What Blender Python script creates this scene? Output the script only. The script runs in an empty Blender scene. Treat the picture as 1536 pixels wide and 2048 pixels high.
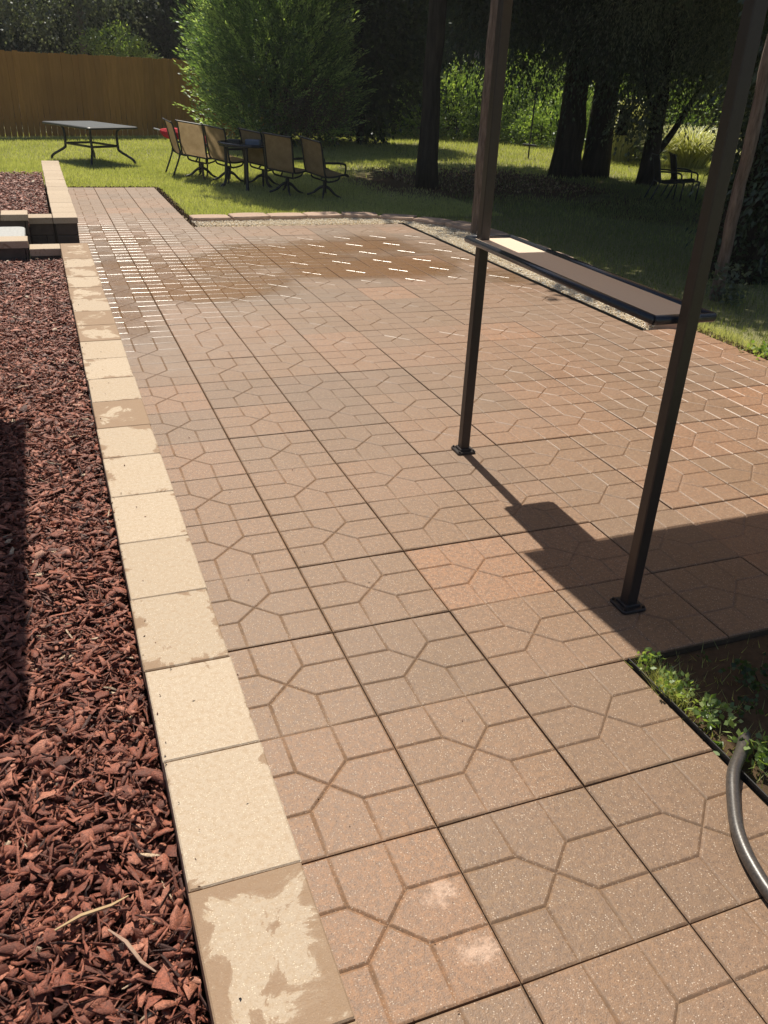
import bpy, math, random
import numpy as np
from mathutils import Vector, Matrix
random.seed(7)
rng = np.random.default_rng(11)
S = bpy.context.scene
COL = S.collection

# ------------------------------------------------------------ camera, sky, sun, exposure
T = 0.4572                                   # paver pitch in metres
yaw, pitch, roll = 0.385072508, 0.482452115, 0.0483137016
CAM = Vector((-0.672437213, -2.06443406, 3.85797320)) * T
cy, sy, cp, sp = math.cos(yaw), math.sin(yaw), math.cos(pitch), math.sin(pitch)
fw = Vector((sy*cp, cy*cp, -sp)); rt = Vector((cy, -sy, 0)); up = rt.cross(fw)
cr, sr = math.cos(roll), math.sin(roll)
rt, up = rt*cr + up*sr, up*cr - rt*sr
cd = bpy.data.cameras.new('camera'); cam = bpy.data.objects.new('camera', cd); COL.objects.link(cam)
cam.matrix_world = Matrix(((rt.x, up.x, -fw.x, CAM.x), (rt.y, up.y, -fw.y, CAM.y), (rt.z, up.z, -fw.z, CAM.z), (0, 0, 0, 1)))
cd.sensor_fit = 'VERTICAL'; cd.sensor_height = 36.0; cd.lens = 1674.70/2048*36.0
cd.clip_start = 0.02; cd.clip_end = 600
S.camera = cam

sunv = Vector((0.030, 0.657, 1.0)).normalized()
el = math.asin(sunv.z); az = math.atan2(sunv.x, sunv.y)
W = bpy.data.worlds.new('World'); S.world = W; W.use_nodes = True
nt = W.node_tree; bg = nt.nodes['Background']
sk = nt.nodes.new('ShaderNodeTexSky'); sk.sky_type = 'NISHITA'; sk.sun_disc = False
sk.sun_elevation = el; sk.sun_rotation = az; sk.air_density = 1.0; sk.dust_density = 1.5; sk.ozone_density = 1.0
nt.links.new(sk.outputs[0], bg.inputs[0]); bg.inputs[1].default_value = 0.068
sl = bpy.data.lights.new('sun', 'SUN'); sl.energy = 4.6; sl.angle = math.radians(0.55); sl.color = (1.0, 0.925, 0.80)
so = bpy.data.objects.new('sun', sl); COL.objects.link(so); so.rotation_euler = sunv.to_track_quat('Z', 'Y').to_euler(); so.location = (0, 10, 30)
S.view_settings.view_transform = 'Standard'; S.view_settings.look = 'None'; S.view_settings.gamma = 1
S.view_settings.exposure = 0.38
S.view_settings.use_curve_mapping = False
S.cycles.max_bounces = 6; S.cycles.diffuse_bounces = 3; S.cycles.glossy_bounces = 2; S.cycles.transmission_bounces = 4
S.cycles.transparent_max_bounces = 6

# ------------------------------------------------------------ helpers
def tag(o, label=None, cat=None, group=None, kind=None):
    if label: o['label'] = label
    if cat: o['category'] = cat
    if group: o['group'] = group
    if kind: o['kind'] = kind
    return o
def link(name, me, mat=None, parent=None):
    o = bpy.data.objects.new(name, me); COL.objects.link(o)
    if me is not None and mat is not None: me.materials.append(mat)
    if parent is not None: o.parent = parent
    return o
def empty(name, loc=(0, 0, 0), rz=0.0):
    o = bpy.data.objects.new(name, None); COL.objects.link(o); o.location = loc; o.rotation_euler = (0, 0, rz)
    o.empty_display_size = 0.1
    return o
def copy_tree(o, parent=None):
    c = o.copy(); COL.objects.link(c); c.parent = parent
    for ch in list(o.children): copy_tree(ch, c)
    return c
class MB:
    def __init__(s): s.v = []; s.f = []; s.sm = False
    def add(s, vs, fs):
        n = len(s.v); s.v += [tuple(v) for v in vs]; s.f += [tuple(i+n for i in f) for f in fs]
    def box(s, c, d, rz=0.0, bev=0.0, M=None):
        x, y, z = d[0]/2, d[1]/2, d[2]/2; b = min(bev, x*.9, y*.9, z*.9)
        if b <= 0:
            vs = [(i, j, k) for k in (-z, z) for i, j in ((-x, -y), (x, -y), (x, y), (-x, y))]
            fs = [(3, 2, 1, 0), (4, 5, 6, 7), (0, 1, 5, 4), (1, 2, 6, 5), (2, 3, 7, 6), (3, 0, 4, 7)]
        else:                                    # chamfered box: four octagon-ish rings
            def ring(k, ins):
                a, q = x-ins, y-ins
                return [(-a+b, -q, k), (a-b, -q, k), (a, -q+b, k), (a, q-b, k), (a-b, q, k), (-a+b, q, k), (-a, q-b, k), (-a, -q+b, k)]
            vs = ring(-z, b) + ring(-z+b, 0) + ring(z-b, 0) + ring(z, b); fs = [tuple(range(7, -1, -1)), tuple(range(24, 32))]
            for r in range(3):
                for i in range(8): fs.append((r*8+i, r*8+(i+1) % 8, r*8+8+(i+1) % 8, r*8+8+i))
        cz, sz = math.cos(rz), math.sin(rz); out = []
        for p in vs:
            q = Vector((p[0]*cz-p[1]*sz+c[0], p[0]*sz+p[1]*cz+c[1], p[2]+c[2]))
            out.append(M @ q if M is not None else q)
        s.add(out, fs)
    def prism(s, poly, z0, z1, bev=0.0):         # vertical prism over a ccw polygon
        n = len(poly)
        if bev > 0:
            cx = sum(p[0] for p in poly)/n; cyy = sum(p[1] for p in poly)/n
            def ins(p):
                dx, dy = cx-p[0], cyy-p[1]; L = math.hypot(dx, dy); return (p[0]+dx/L*bev, p[1]+dy/L*bev)
            top = [ins(p) for p in poly]
            vs = [(p[0], p[1], z0) for p in poly] + [(p[0], p[1], z1-bev) for p in poly] + [(p[0], p[1], z1) for p in top]; R = 3
        else:
            vs = [(p[0], p[1], z0) for p in poly] + [(p[0], p[1], z1) for p in poly]; R = 2
        fs = [tuple(range(n-1, -1, -1)), tuple(range((R-1)*n, R*n))]
        for r in range(R-1):
            for i in range(n): fs.append((r*n+i, r*n+(i+1) % n, (r+1)*n+(i+1) % n, (r+1)*n+i))
        s.add(vs, fs)
    def tube(s, pts, rad, n=8, cap=True, flat=1.0):
        pts = [Vector(p) for p in pts]; m = len(pts)
        rads = rad if isinstance(rad, (list, tuple)) else [rad]*m
        base = len(s.v); prev = None
        for i, p in enumerate(pts):
            t = (pts[min(i+1, m-1)]-pts[max(i-1, 0)]).normalized()
            if prev is None:
                a = Vector((0, 0, 1)) if abs(t.z) < .9 else Vector((1, 0, 0)); u = t.cross(a).normalized()
            else: u = (prev - t*prev.dot(t)).normalized()
            prev = u; w = t.cross(u)
            for k in range(n):
                an = 2*math.pi*(k+.5)/n; q = p + (u*math.cos(an) + w*math.sin(an)*flat)*rads[i]; s.v.append(tuple(q))
        for i in range(m-1):
            for k in range(n):
                a = base+i*n+k; b = base+i*n+(k+1) % n; s.f.append((a, b, b+n, a+n))
        if cap: s.f.append(tuple(base+k for k in range(n-1, -1, -1))); s.f.append(tuple(base+(m-1)*n+k for k in range(n)))
    def build(s, name, mat, parent=None, smooth=False):
        me = bpy.data.meshes.new(name); me.from_pydata(s.v, [], s.f); me.update()
        if smooth:
            me.polygons.foreach_set('use_smooth', [True]*len(me.polygons))
        return link(name, me, mat, parent)
def spline(pts, n=8):
    P = [Vector(p) for p in pts]; P = [P[0]*2-P[1]] + P + [P[-1]*2-P[-2]]; out = []
    for i in range(1, len(P)-2):
        for k in range(n):
            t = k/n; a, b, c, d = P[i-1:i+3]
            out.append(.5*((2*b)+(c-a)*t+(2*a-5*b+4*c-d)*t*t+(-a+3*b-3*c+d)*t**3))
    out.append(P[-2]); return out
def fastmesh(name, V, k, attrs=None, smooth=False):
    """V: (n,k,3) array, n faces of k own vertices."""
    n = V.shape[0]; me = bpy.data.meshes.new(name)
    me.vertices.add(n*k); me.vertices.foreach_set('co', V.reshape(-1).astype(np.float32))
    me.loops.add(n*k); me.loops.foreach_set('vertex_index', np.arange(n*k, dtype=np.int32))
    me.polygons.add(n); me.polygons.foreach_set('loop_start', np.arange(0, n*k, k, dtype=np.int32))
    me.polygons.foreach_set('loop_total', np.full(n, k, dtype=np.int32))
    me.update(calc_edges=True)
    for an, av in (attrs or {}).items():
        a = me.attributes.new(an, 'FLOAT', 'POINT'); a.data.foreach_set('value', np.repeat(av, k).astype(np.float32))
    return me
def instmesh(name, bv, bf, M, off, attr=None):
    """merge N transformed copies (M: N,3,3; off: N,3) of a small triangle mesh"""
    bv = np.array(bv, float); bf = np.array(bf, int); N = len(off); nv = len(bv); nf = len(bf)
    V = np.einsum('nij,vj->nvi', M, bv) + off[:, None, :] if M.ndim == 3 else None
    F = (bf[None] + (np.arange(N)*nv)[:, None, None]).reshape(-1)
    me = bpy.data.meshes.new(name); me.vertices.add(N*nv); me.vertices.foreach_set('co', V.reshape(-1).astype(np.float32))
    me.loops.add(N*nf*3); me.loops.foreach_set('vertex_index', F.astype(np.int32))
    me.polygons.add(N*nf); me.polygons.foreach_set('loop_start', np.arange(0, N*nf*3, 3, dtype=np.int32))
    me.polygons.foreach_set('loop_total', np.full(N*nf, 3, dtype=np.int32)); me.update(calc_edges=True)
    if attr is not None:
        a = me.attributes.new('v', 'FLOAT', 'POINT'); a.data.foreach_set('value', np.repeat(attr, nv).astype(np.float32))
    return me
def randrot(n):
    q = rng.normal(size=(n, 4)); q /= np.linalg.norm(q, axis=1)[:, None]; w, x, y, z = q.T
    return np.stack([np.stack([1-2*(y*y+z*z), 2*(x*y-z*w), 2*(x*z+y*w)], 1), np.stack([2*(x*y+z*w), 1-2*(x*x+z*z), 2*(y*z-x*w)], 1), np.stack([2*(x*z-y*w), 2*(y*z+x*w), 1-2*(x*x+y*y)], 1)], 1)

# ------------------------------------------------------------ materials
class Mat:
    def __init__(s, name):
        s.m = bpy.data.materials.new(name); s.m.use_nodes = True; s.t = s.m.node_tree; s.b = s.t.nodes['Principled BSDF']; s._c = None
    def n(s, typ, **kw):
        nd = s.t.nodes.new(typ)
        for k, v in kw.items():
            if k.startswith('i_'): nd.inputs[k[2:]].default_value = v
            else: setattr(nd, k, v)
        return nd
    def l(s, a, b): s.t.links.new(a, b)
    def coord(s, world=False):
        if world: return s.n('ShaderNodeNewGeometry').outputs['Position']
        return s.n('ShaderNodeTexCoord').outputs['Object']
    def noise(s, co, scale, detail=4, rough=.55, out='Fac', dist=0.0):
        nd = s.n('ShaderNodeTexNoise'); nd.inputs['Scale'].default_value = scale; nd.inputs['Detail'].default_value = detail
        nd.inputs['Roughness'].default_value = rough; nd.inputs['Distortion'].default_value = dist; s.l(co, nd.inputs['Vector']); return nd.outputs[out]
    def vor(s, co, scale, out='Distance'):
        nd = s.n('ShaderNodeTexVoronoi'); nd.inputs['Scale'].default_value = scale; s.l(co, nd.inputs['Vector']); return nd.outputs[out]
    def ramp(s, fac, stops, interp='LINEAR'):
        nd = s.n('ShaderNodeValToRGB'); cr = nd.color_ramp; cr.interpolation = interp
        while len(cr.elements) < len(stops): cr.elements.new(.5)
        for e, (p, c) in zip(cr.elements, stops):
            e.position = p; e.color = (c, c, c, 1) if isinstance(c, (int, float)) else (*c, 1)
        s.l(fac, nd.inputs[0]); return nd.outputs[0]
    def math(s, op, a, b=None, clamp=False):
        nd = s.n('ShaderNodeMath', operation=op); nd.use_clamp = clamp
        for i, x in enumerate((a, b)):
            if x is None: continue
            if isinstance(x, (int, float)): nd.inputs[i].default_value = x
            else: s.l(x, nd.inputs[i])
        return nd.outputs[0]
    def mix(s, fac, a, b, typ='MIX'):
        nd = s.n('ShaderNodeMix', data_type='RGBA', blend_type=typ)
        for i, x in ((0, fac), (6, a), (7, b)):
            if isinstance(x, (int, float)): nd.inputs[i].default_value = x if i == 0 else (x, x, x, 1)
            elif isinstance(x, tuple): nd.inputs[i].default_value = (*x, 1)
            else: s.l(x, nd.inputs[i])
        return nd.outputs[2]
    def attr(s, name, out='Fac'):
        nd = s.n('ShaderNodeAttribute'); nd.attribute_name = name; return nd.outputs[out]
    def bump(s, h, st=.3, d=.01):
        nd = s.n('ShaderNodeBump'); nd.inputs['Strength'].default_value = st; nd.inputs['Distance'].default_value = d
        s.l(h, nd.inputs['Height']); s.l(nd.outputs[0], s.b.inputs['Normal']); return nd
    def base(s, c): 
        if isinstance(c, tuple): s.b.inputs['Base Color'].default_value = (*c, 1)
        else: s.l(c, s.b.inputs['Base Color'])
    def rough(s, r):
        if isinstance(r, (int, float)): s.b.inputs['Roughness'].default_value = r
        else: s.l(r, s.b.inputs['Roughness'])
    def spec(s, v): s.b.inputs['Specular IOR Level'].default_value = v

def m_paver():
    m = Mat('stamped_paver'); co = m.coord(True)
    t = m.attr('tint'); w = m.attr('wet')
    n1 = m.noise(co, 3.2, 4); n2 = m.noise(co, 55, 4, .7); n3 = m.noise(co, 260, 2, .6)
    c = m.ramp(t, [(0, (.185, .118, .068)), (.45, (.256, .152, .080)), (.8, (.325, .172, .088)), (1, (.400, .192, .088))])
    c = m.mix(m.ramp(n1, [(.3, .0), (.7, .35)]), c, (.31, .185, .120))
    c = m.mix(m.ramp(n2, [(.38, .60), (.60, 0.0)]), c, (.135, .082, .052))
    c = m.mix(m.ramp(n3, [(.34, .65), (.48, 0.0)]), c, (.12, .075, .05))
    n0 = m.noise(co, .9, 5, .6); c = m.mix(m.ramp(n0, [(.42, 0.0), (.62, .35)]), c, (.225, .150, .100))
    vn = m.n('ShaderNodeTexVoronoi'); vn.inputs['Scale'].default_value = 200; m.l(co, vn.inputs['Vector'])
    sel = m.ramp(vn.outputs['Color'], [(.60, 0.0), (.85, 1.0)]); dd = m.ramp(vn.outputs['Distance'], [(.2, 1.0), (.40, 0.0)])
    c = m.mix(m.math('MULTIPLY', m.math('MULTIPLY', sel, dd), .75), c, (.64, .52, .40))
    vd = m.n('ShaderNodeTexVoronoi'); vd.inputs['Scale'].default_value = 120; m.l(co, vd.inputs['Vector'])
    c = m.mix(m.math('MULTIPLY', m.ramp(vd.outputs['Color'], [(.74, 0.0), (.8, .7)]), m.ramp(vd.outputs['Distance'], [(.16, 1.0), (.3, 0.0)])), c, (.085, .05, .035))
    # pale lime bloom near the camera: a stain with its own outline
    bl = m.n('ShaderNodeVectorMath', operation='DISTANCE'); m.l(co, bl.inputs[0]); bl.inputs[1].default_value = (.382, .27, 0)
    b2 = m.n('ShaderNodeVectorMath', operation='DISTANCE'); m.l(co, b2.inputs[0]); b2.inputs[1].default_value = (.405, .095, 0)
    dm = m.math('MINIMUM', m.math('MULTIPLY', bl.outputs['Value'], 12), m.math('MULTIPLY', b2.outputs['Value'], 11))
    dm = m.math('ADD', dm, m.math('MULTIPLY', m.noise(co, 26, 4, .7), 1.9))
    c = m.mix(m.math('MULTIPLY', m.math('MULTIPLY', m.ramp(m.math('MULTIPLY', dm, .5), [(.56, 1.0), (.76, 0.0)]), m.ramp(n2, [(.36, .25), (.56, 1.0)])), .60), c, (.60, .42, .31))
    # damp areas: darker, redder, glossier
    wm = m.math('ADD', w, m.math('MULTIPLY', m.math('SUBTRACT', m.noise(co, 2.6, 5, .62), .5), .62))
    wd = m.ramp(wm, [(.42, 0.0), (.66, 1.0)])
    c = m.mix(m.math('MULTIPLY', wd, .84), c, (.22, .108, .040))
    gv = m.attr('groove'); c = m.mix(m.math('MULTIPLY', gv, m.ramp(m.noise(co, 7, 5, .7), [(.45, 0.0), (.68, .45)])), c, (.14, .095, .055))
    m.base(c)
    dampy = m.ramp(wm, [(.12, 0.0), (.5, 1.0)])
    r = m.math('SUBTRACT', .56, m.math('MULTIPLY', dampy, .27)); r = m.math('ADD', r, m.math('MULTIPLY', m.math('SUBTRACT', n2, .5), .22))
    rg = m.math('SUBTRACT', .62, m.math('MULTIPLY', dampy, .36)); mf = m.n('ShaderNodeMix', data_type='FLOAT'); m.l(gv, mf.inputs[0]); m.l(r, mf.inputs[2]); m.l(rg, mf.inputs[3])
    m.rough(mf.outputs[0]); m.l(m.math('ADD', .45, m.math('MULTIPLY', dampy, .45)), m.b.inputs['Specular IOR Level'])
    h = m.math('ADD', n3, m.math('MULTIPLY', n2, 1.4)); h = m.math('SUBTRACT', h, m.math('MULTIPLY', m.ramp(vd.outputs['Distance'], [(.0, 1.0), (.25, 0.0)]), .3))
    bn = m.bump(h, .55, .0016); m.l(m.math('SUBTRACT', .6, m.math('MULTIPLY', gv, .45)), bn.inputs['Strength']); return m.m
def m_cap():
    m = Mat('cream_cap_concrete'); co = m.coord(True); oi = m.n('ShaderNodeObjectInfo')
    sx = m.n('ShaderNodeSeparateColor'); m.l(oi.outputs['Color'], sx.inputs[0])
    stain, tone = sx.outputs[0], sx.outputs[1]
    n2 = m.noise(co, 70, 3, .7); n3 = m.noise(co, 300, 2, .6); n1 = m.noise(co, 5, 4)
    c = m.mix(tone, (.42, .335, .245), (.53, .435, .325))
    c = m.mix(m.ramp(n1, [(.35, .0), (.7, .3)]), c, (.50, .385, .265))
    c = m.mix(m.ramp(n2, [(.36, .45), (.55, 0.0)]), c, (.40, .28, .17))
    c = m.mix(m.ramp(n3, [(.34, .45), (.46, 0.0)]), c, (.34, .24, .15))
    vn = m.n('ShaderNodeTexVoronoi'); vn.inputs['Scale'].default_value = 260; m.l(co, vn.inputs['Vector'])
    c = m.mix(m.math('MULTIPLY', m.ramp(vn.outputs['Color'], [(.66, 0.0), (.74, .7)]), m.ramp(vn.outputs['Distance'], [(.22, 1.0), (.36, 0.0)])), c, (.82, .70, .52))
    e = m.attr('edge')
    st = m.math('ADD', m.math('MULTIPLY', e, .42), m.math('ADD', m.math('MULTIPLY', m.math('SUBTRACT', m.noise(co, 8.0, 8, .66, dist=.6), .5), 2.1), stain))
    sm = m.ramp(st, [(.585, 0.0), (.615, .75), (.70, 1.0)])
    c = m.mix(m.math('MULTIPLY', sm, .74), c, (.255, .155, .088))
    m.base(c); m.rough(.8); m.spec(.3)
    m.bump(m.math('ADD', n3, m.math('MULTIPLY', n2, 1.2)), .5, .0016); return m.m
def simple(name, col, rough=.6, spec=.5, nscale=None, ncol=None, amt=.5, bump=0, bd=.002, stretch=None, metal=0):
    m = Mat(name)
    if nscale:
        co = m.coord()
        if stretch:
            mp = m.n('ShaderNodeMapping'); mp.inputs['Scale'].default_value = stretch; m.l(co, mp.inputs['Vector']); co = mp.outputs[0]
        n = m.noise(co, nscale, 5, .6); m.base(m.mix(m.ramp(n, [(.3, 0.0), (.7, amt)]), col, ncol))
        if bump: m.bump(n, bump, bd)
    else: m.base(col)
    m.rough(rough); m.spec(spec); m.b.inputs['Metallic'].default_value = metal; return m.m
def m_leaf(name, c0, c1, c2, trans=.4, rough=.5, tc=None, gl=.08):
    m = Mat(name); v = m.attr('v'); c = m.ramp(v, [(0, c0), (.55, c1), (1, c2)])
    m.t.nodes.remove(m.b); out = [n for n in m.t.nodes if n.type == 'OUTPUT_MATERIAL'][0]
    d = m.n('ShaderNodeBsdfDiffuse'); tr = m.n('ShaderNodeBsdfTranslucent'); g = m.n('ShaderNodeBsdfGlossy'); g.inputs['Roughness'].default_value = rough
    m.l(c, d.inputs[0]); m.l(m.mix(1.0, c, tc or (1.5, 1.7, .7), 'MULTIPLY'), tr.inputs[0]); g.inputs[0].default_value = (.9, .95, 1, 1)
    a = m.n('ShaderNodeMixShader'); a.inputs[0].default_value = trans; m.l(d.outputs[0], a.inputs[1]); m.l(tr.outputs[0], a.inputs[2])
    b = m.n('ShaderNodeMixShader'); b.inputs[0].default_value = gl; m.l(a.outputs[0], b.inputs[1]); m.l(g.outputs[0], b.inputs[2])
    m.l(b.outputs[0], out.inputs[0]); return m.m
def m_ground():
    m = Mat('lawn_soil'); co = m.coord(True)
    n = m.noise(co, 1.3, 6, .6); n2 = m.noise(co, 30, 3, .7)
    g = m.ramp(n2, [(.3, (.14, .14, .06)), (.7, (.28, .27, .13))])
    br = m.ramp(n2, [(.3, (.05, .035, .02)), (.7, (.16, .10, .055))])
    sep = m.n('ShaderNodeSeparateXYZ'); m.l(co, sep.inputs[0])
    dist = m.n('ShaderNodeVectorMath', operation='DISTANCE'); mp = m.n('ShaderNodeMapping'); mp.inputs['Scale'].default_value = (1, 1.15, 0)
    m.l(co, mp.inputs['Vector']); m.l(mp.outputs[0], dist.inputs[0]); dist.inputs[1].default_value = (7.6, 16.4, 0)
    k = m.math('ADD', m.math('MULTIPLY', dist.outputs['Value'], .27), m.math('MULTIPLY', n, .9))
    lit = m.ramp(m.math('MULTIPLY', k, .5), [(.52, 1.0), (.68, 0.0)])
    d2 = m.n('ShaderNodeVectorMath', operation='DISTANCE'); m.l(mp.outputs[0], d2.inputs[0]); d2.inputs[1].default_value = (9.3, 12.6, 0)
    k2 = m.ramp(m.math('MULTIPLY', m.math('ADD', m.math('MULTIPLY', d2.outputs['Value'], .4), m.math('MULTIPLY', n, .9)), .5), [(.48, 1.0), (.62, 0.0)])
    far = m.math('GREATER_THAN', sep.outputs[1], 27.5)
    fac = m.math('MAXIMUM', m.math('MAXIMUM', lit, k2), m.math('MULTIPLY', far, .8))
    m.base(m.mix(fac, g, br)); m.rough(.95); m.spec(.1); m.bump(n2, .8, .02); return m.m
M = {}
M['paver'] = m_paver(); M['cap'] = m_cap()
M['joint'] = simple('joint_sand', (.075, .052, .036), .95, .1, 60, (.14, .10, .07))
M['block'] = simple('wall_block', (.085, .065, .055), .9, .2, 14, (.13, .10, .08), .8, .5, .004)
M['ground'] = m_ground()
M['black'] = simple('dark_bronze_paint', (.030, .023, .021), .38, .45, 40, (.045, .036, .032), .5)
M['blackmetal'] = simple('black_powder_coat', (.020, .021, .022), .42, .5, 60, (.034, .034, .034), .5)
M['rim'] = simple('black_gloss_rim', (.022, .024, .034), .26, .6)
M['shelf'] = simple('tan_shelf_tile', (.70, .56, .43), .5, .4, 90, (.76, .63, .49), .6)
M['liner'] = simple('black_edging_plastic', (.03, .03, .033), .45, .5)
M['hose'] = simple('black_rubber_hose', (.040, .036, .034), .36, .55, 140, (.11, .09, .075), .7, .35, .001)
M['slab'] = simple('grey_step_stone', (.36, .36, .34), .8, .3, 45, (.52, .52, .50), .9, .3, .003)
M['gravel'] = None
M['stone'] = simple('edging_concrete', (.50, .36, .27), .85, .25, 22, (.36, .25, .185), .8, .5, .003)
M['steel'] = simple('grey_pole_metal', (.42, .43, .44), .4, .5, metal=.6)
M['unseen_canopy'] = simple('unseen_canopy_wood', (.30, .25, .20), .6, .3, 5, (.22, .18, .15), .6)
M['roof'] = simple('roof_sheet_brown', (.055, .038, .032), .5, .4)
def m_roof():
    m = Mat('tinted_roof_panel'); m.t.nodes.remove(m.b); out = [n for n in m.t.nodes if n.type == 'OUTPUT_MATERIAL'][0]
    d = m.n('ShaderNodeBsdfDiffuse'); d.inputs[0].default_value = (.22, .16, .11, 1); tr = m.n('ShaderNodeBsdfTranslucent'); tr.inputs[0].default_value = (.85, .62, .40, 1)
    a = m.n('ShaderNodeMixShader'); a.inputs[0].default_value = .42; m.l(d.outputs[0], a.inputs[1]); m.l(tr.outputs[0], a.inputs[2]); m.l(a.outputs[0], out.inputs[0]); return m.m
M['roofpanel'] = m_roof()
M['ceil'] = simple('pale_roof_lining', (.80, .68, .54), .7, .2)
M['redcloth'] = simple('red_umbrella_cloth', (.55, .03, .045), .8, .2, 18, (.36, .015, .03), .6, .5, .01)
M['sandy'] = simple('hanging_tan_wood', (.45, .34, .2), .7, .2)
def m_attrcol(name, stops, rough=.8, spec=.3, bump=None, grain=False):
    m = Mat(name); c = m.ramp(m.attr('v'), stops)
    if grain: c = m.mix(m.ramp(m.noise(m.coord(True), 130, 5, .75, dist=1.5), [(.36, .75), (.62, 0.0)]), c, (.06, .024, .018))
    m.base(c); m.rough(rough); m.spec(spec)
    if bump: m.bump(m.noise(m.coord(True), bump*1.6, 5, .7, dist=1.0), .9, .003)
    return m.m
M['mulch'] = m_attrcol('red_bark_mulch', [(0, (.045, .016, .012)), (.20, (.17, .050, .029)), (.55, (.40, .122, .070)), (.84, (.62, .25, .155)), (.93, (.60, .36, .25)), (1, (.74, .56, .38))], .52, .4, 120, True)
M['gravel'] = m_attrcol('cream_pea_gravel', [(0, (.55, .42, .27)), (.25, (.80, .68, .49)), (.8, (.90, .82, .66)), (1, (.92, .88, .80))], .7, .4)
M['soil'] = simple('dark_mulch_soil', (.030, .013, .010), .95, .1, 40, (.07, .028, .02), .8, .8, .01)
def m_bark(name, a, b, sc=14):
    m = Mat(name); co = m.coord(); mp = m.n('ShaderNodeMapping'); mp.inputs['Scale'].default_value = (1, 1, .13); m.l(co, mp.inputs['Vector'])
    n = m.noise(mp.outputs[0], sc, 6, .65); m.base(m.ramp(n, [(.32, a), (.68, b)])); m.rough(.9); m.spec(.15); m.bump(n, .9, .025); return m.m
M['bark'] = m_bark('tree_bark', (.016, .013, .010), (.06, .048, .037))
M['palebark'] = m_bark('pale_dead_bark', (.12, .10, .08), (.30, .26, .21))
M['polewood'] = m_bark('weathered_pole_wood', (.085, .062, .048), (.25, .195, .155), 34)
def m_fence():
    m = Mat('stained_cedar_picket'); co = m.coord(True); mp = m.n('ShaderNodeMapping'); mp.inputs['Scale'].default_value = (1, 1, .1); m.l(co, mp.inputs['Vector'])
    n = m.noise(mp.outputs[0], 22, 5, .6); n2 = m.noise(co, 1.2, 3); oi = m.n('ShaderNodeObjectInfo')
    c = m.ramp(n, [(.3, (.40, .20, .050)), (.7, (.56, .29, .085))]); c = m.mix(m.ramp(n2, [(.4, 0.0), (.7, .5)]), c, (.38, .19, .055))
    c = m.mix(m.math('MULTIPLY', oi.outputs['Random'], .6), c, (.27, .135, .04)); m.base(c); m.rough(.85); m.spec(.15); m.bump(n, .4, .006); return m.m
M['fence'] = m_fence()
def m_sling():
    m = Mat('tan_mesh_sling'); m.t.nodes.remove(m.b); out = [n for n in m.t.nodes if n.type == 'OUTPUT_MATERIAL'][0]
    n = m.noise(m.coord(), 9, 4, .6); c = m.ramp(n, [(.3, (.30, .215, .115)), (.7, (.42, .31, .175))])
    d = m.n('ShaderNodeBsdfDiffuse'); tr = m.n('ShaderNodeBsdfTranslucent'); m.l(c, d.inputs[0]); m.l(c, tr.inputs[0])
    a = m.n('ShaderNodeMixShader'); a.inputs[0].default_value = .42; m.l(d.outputs[0], a.inputs[1]); m.l(tr.outputs[0], a.inputs[2]); m.l(a.outputs[0], out.inputs[0]); return m.m
M['sling'] = m_sling()
M['darksling'] = simple('dark_brown_sling', (.05, .045, .032), .8, .2)
M['tabletop'] = simple('dark_glass_tabletop', (.10, .115, .13), .33, .5, 30, (.15, .165, .18), .5)
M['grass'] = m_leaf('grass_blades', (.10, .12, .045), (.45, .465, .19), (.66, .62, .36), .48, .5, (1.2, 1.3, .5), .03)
M['leafA'] = m_leaf('broad_leaf_foliage', (.020, .035, .010), (.05, .08, .026), (.11, .15, .05), .35, gl=.03)
M['leafdark'] = m_leaf('dark_evergreen_foliage', (.022, .034, .017), (.045, .066, .030), (.085, .115, .050), .24, .5, None, .04)
M['leafjun'] = m_leaf('juniper_foliage', (.055, .095, .035), (.18, .28, .10), (.56, .66, .32), .52, .45, (1.4, 1.5, .6), .08)
M['leaflit'] = m_leaf('sunny_weed_foliage', (.08, .13, .03), (.22, .31, .075), (.45, .52, .19), .48, .5, (1.3, 1.4, .6), .06)
M['leafgrey'] = m_leaf('grey_green_foliage', (.035, .05, .025), (.10, .12, .07), (.22, .24, .15), .40, .5, (1.3, 1.4, .8), .05)
M['leafcedar'] = m_leaf('drooping_cedar_foliage', (.05, .065, .035), (.13, .15, .08), (.27, .29, .17), .35, .5, (1.3, 1.4, .7), .06)
M['pampas'] = m_leaf('pampas_blades', (.30, .32, .11), (.55, .56, .27), (.80, .76, .50), .45, .4, (1.2, 1.2, .6), .08)
M['deadleaf'] = m_leaf('brown_dead_foliage', (.05, .028, .012), (.10, .055, .025), (.15, .09, .04), .3)

# ------------------------------------------------------------ ground
def bumpy(x, y): return 0.0
b = MB()
xs = [-46, -20, -12, -6, -4.0, 0.0, 4, 8, 12, 16, 24, 40, 68]; ys = [-20, -12, -5, 0, 5, 10, 15, 20, 26, 34, 44, 60]
vs = [(x, y, -.035) for y in ys for x in xs]
b.add(vs, [(j*len(xs)+i, j*len(xs)+i+1, (j+1)*len(xs)+i+1, (j+1)*len(xs)+i) for j in range(len(ys)-1) for i in range(len(xs)-1)])
tag(b.build('lawn_ground', M['ground']), kind='structure')

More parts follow.
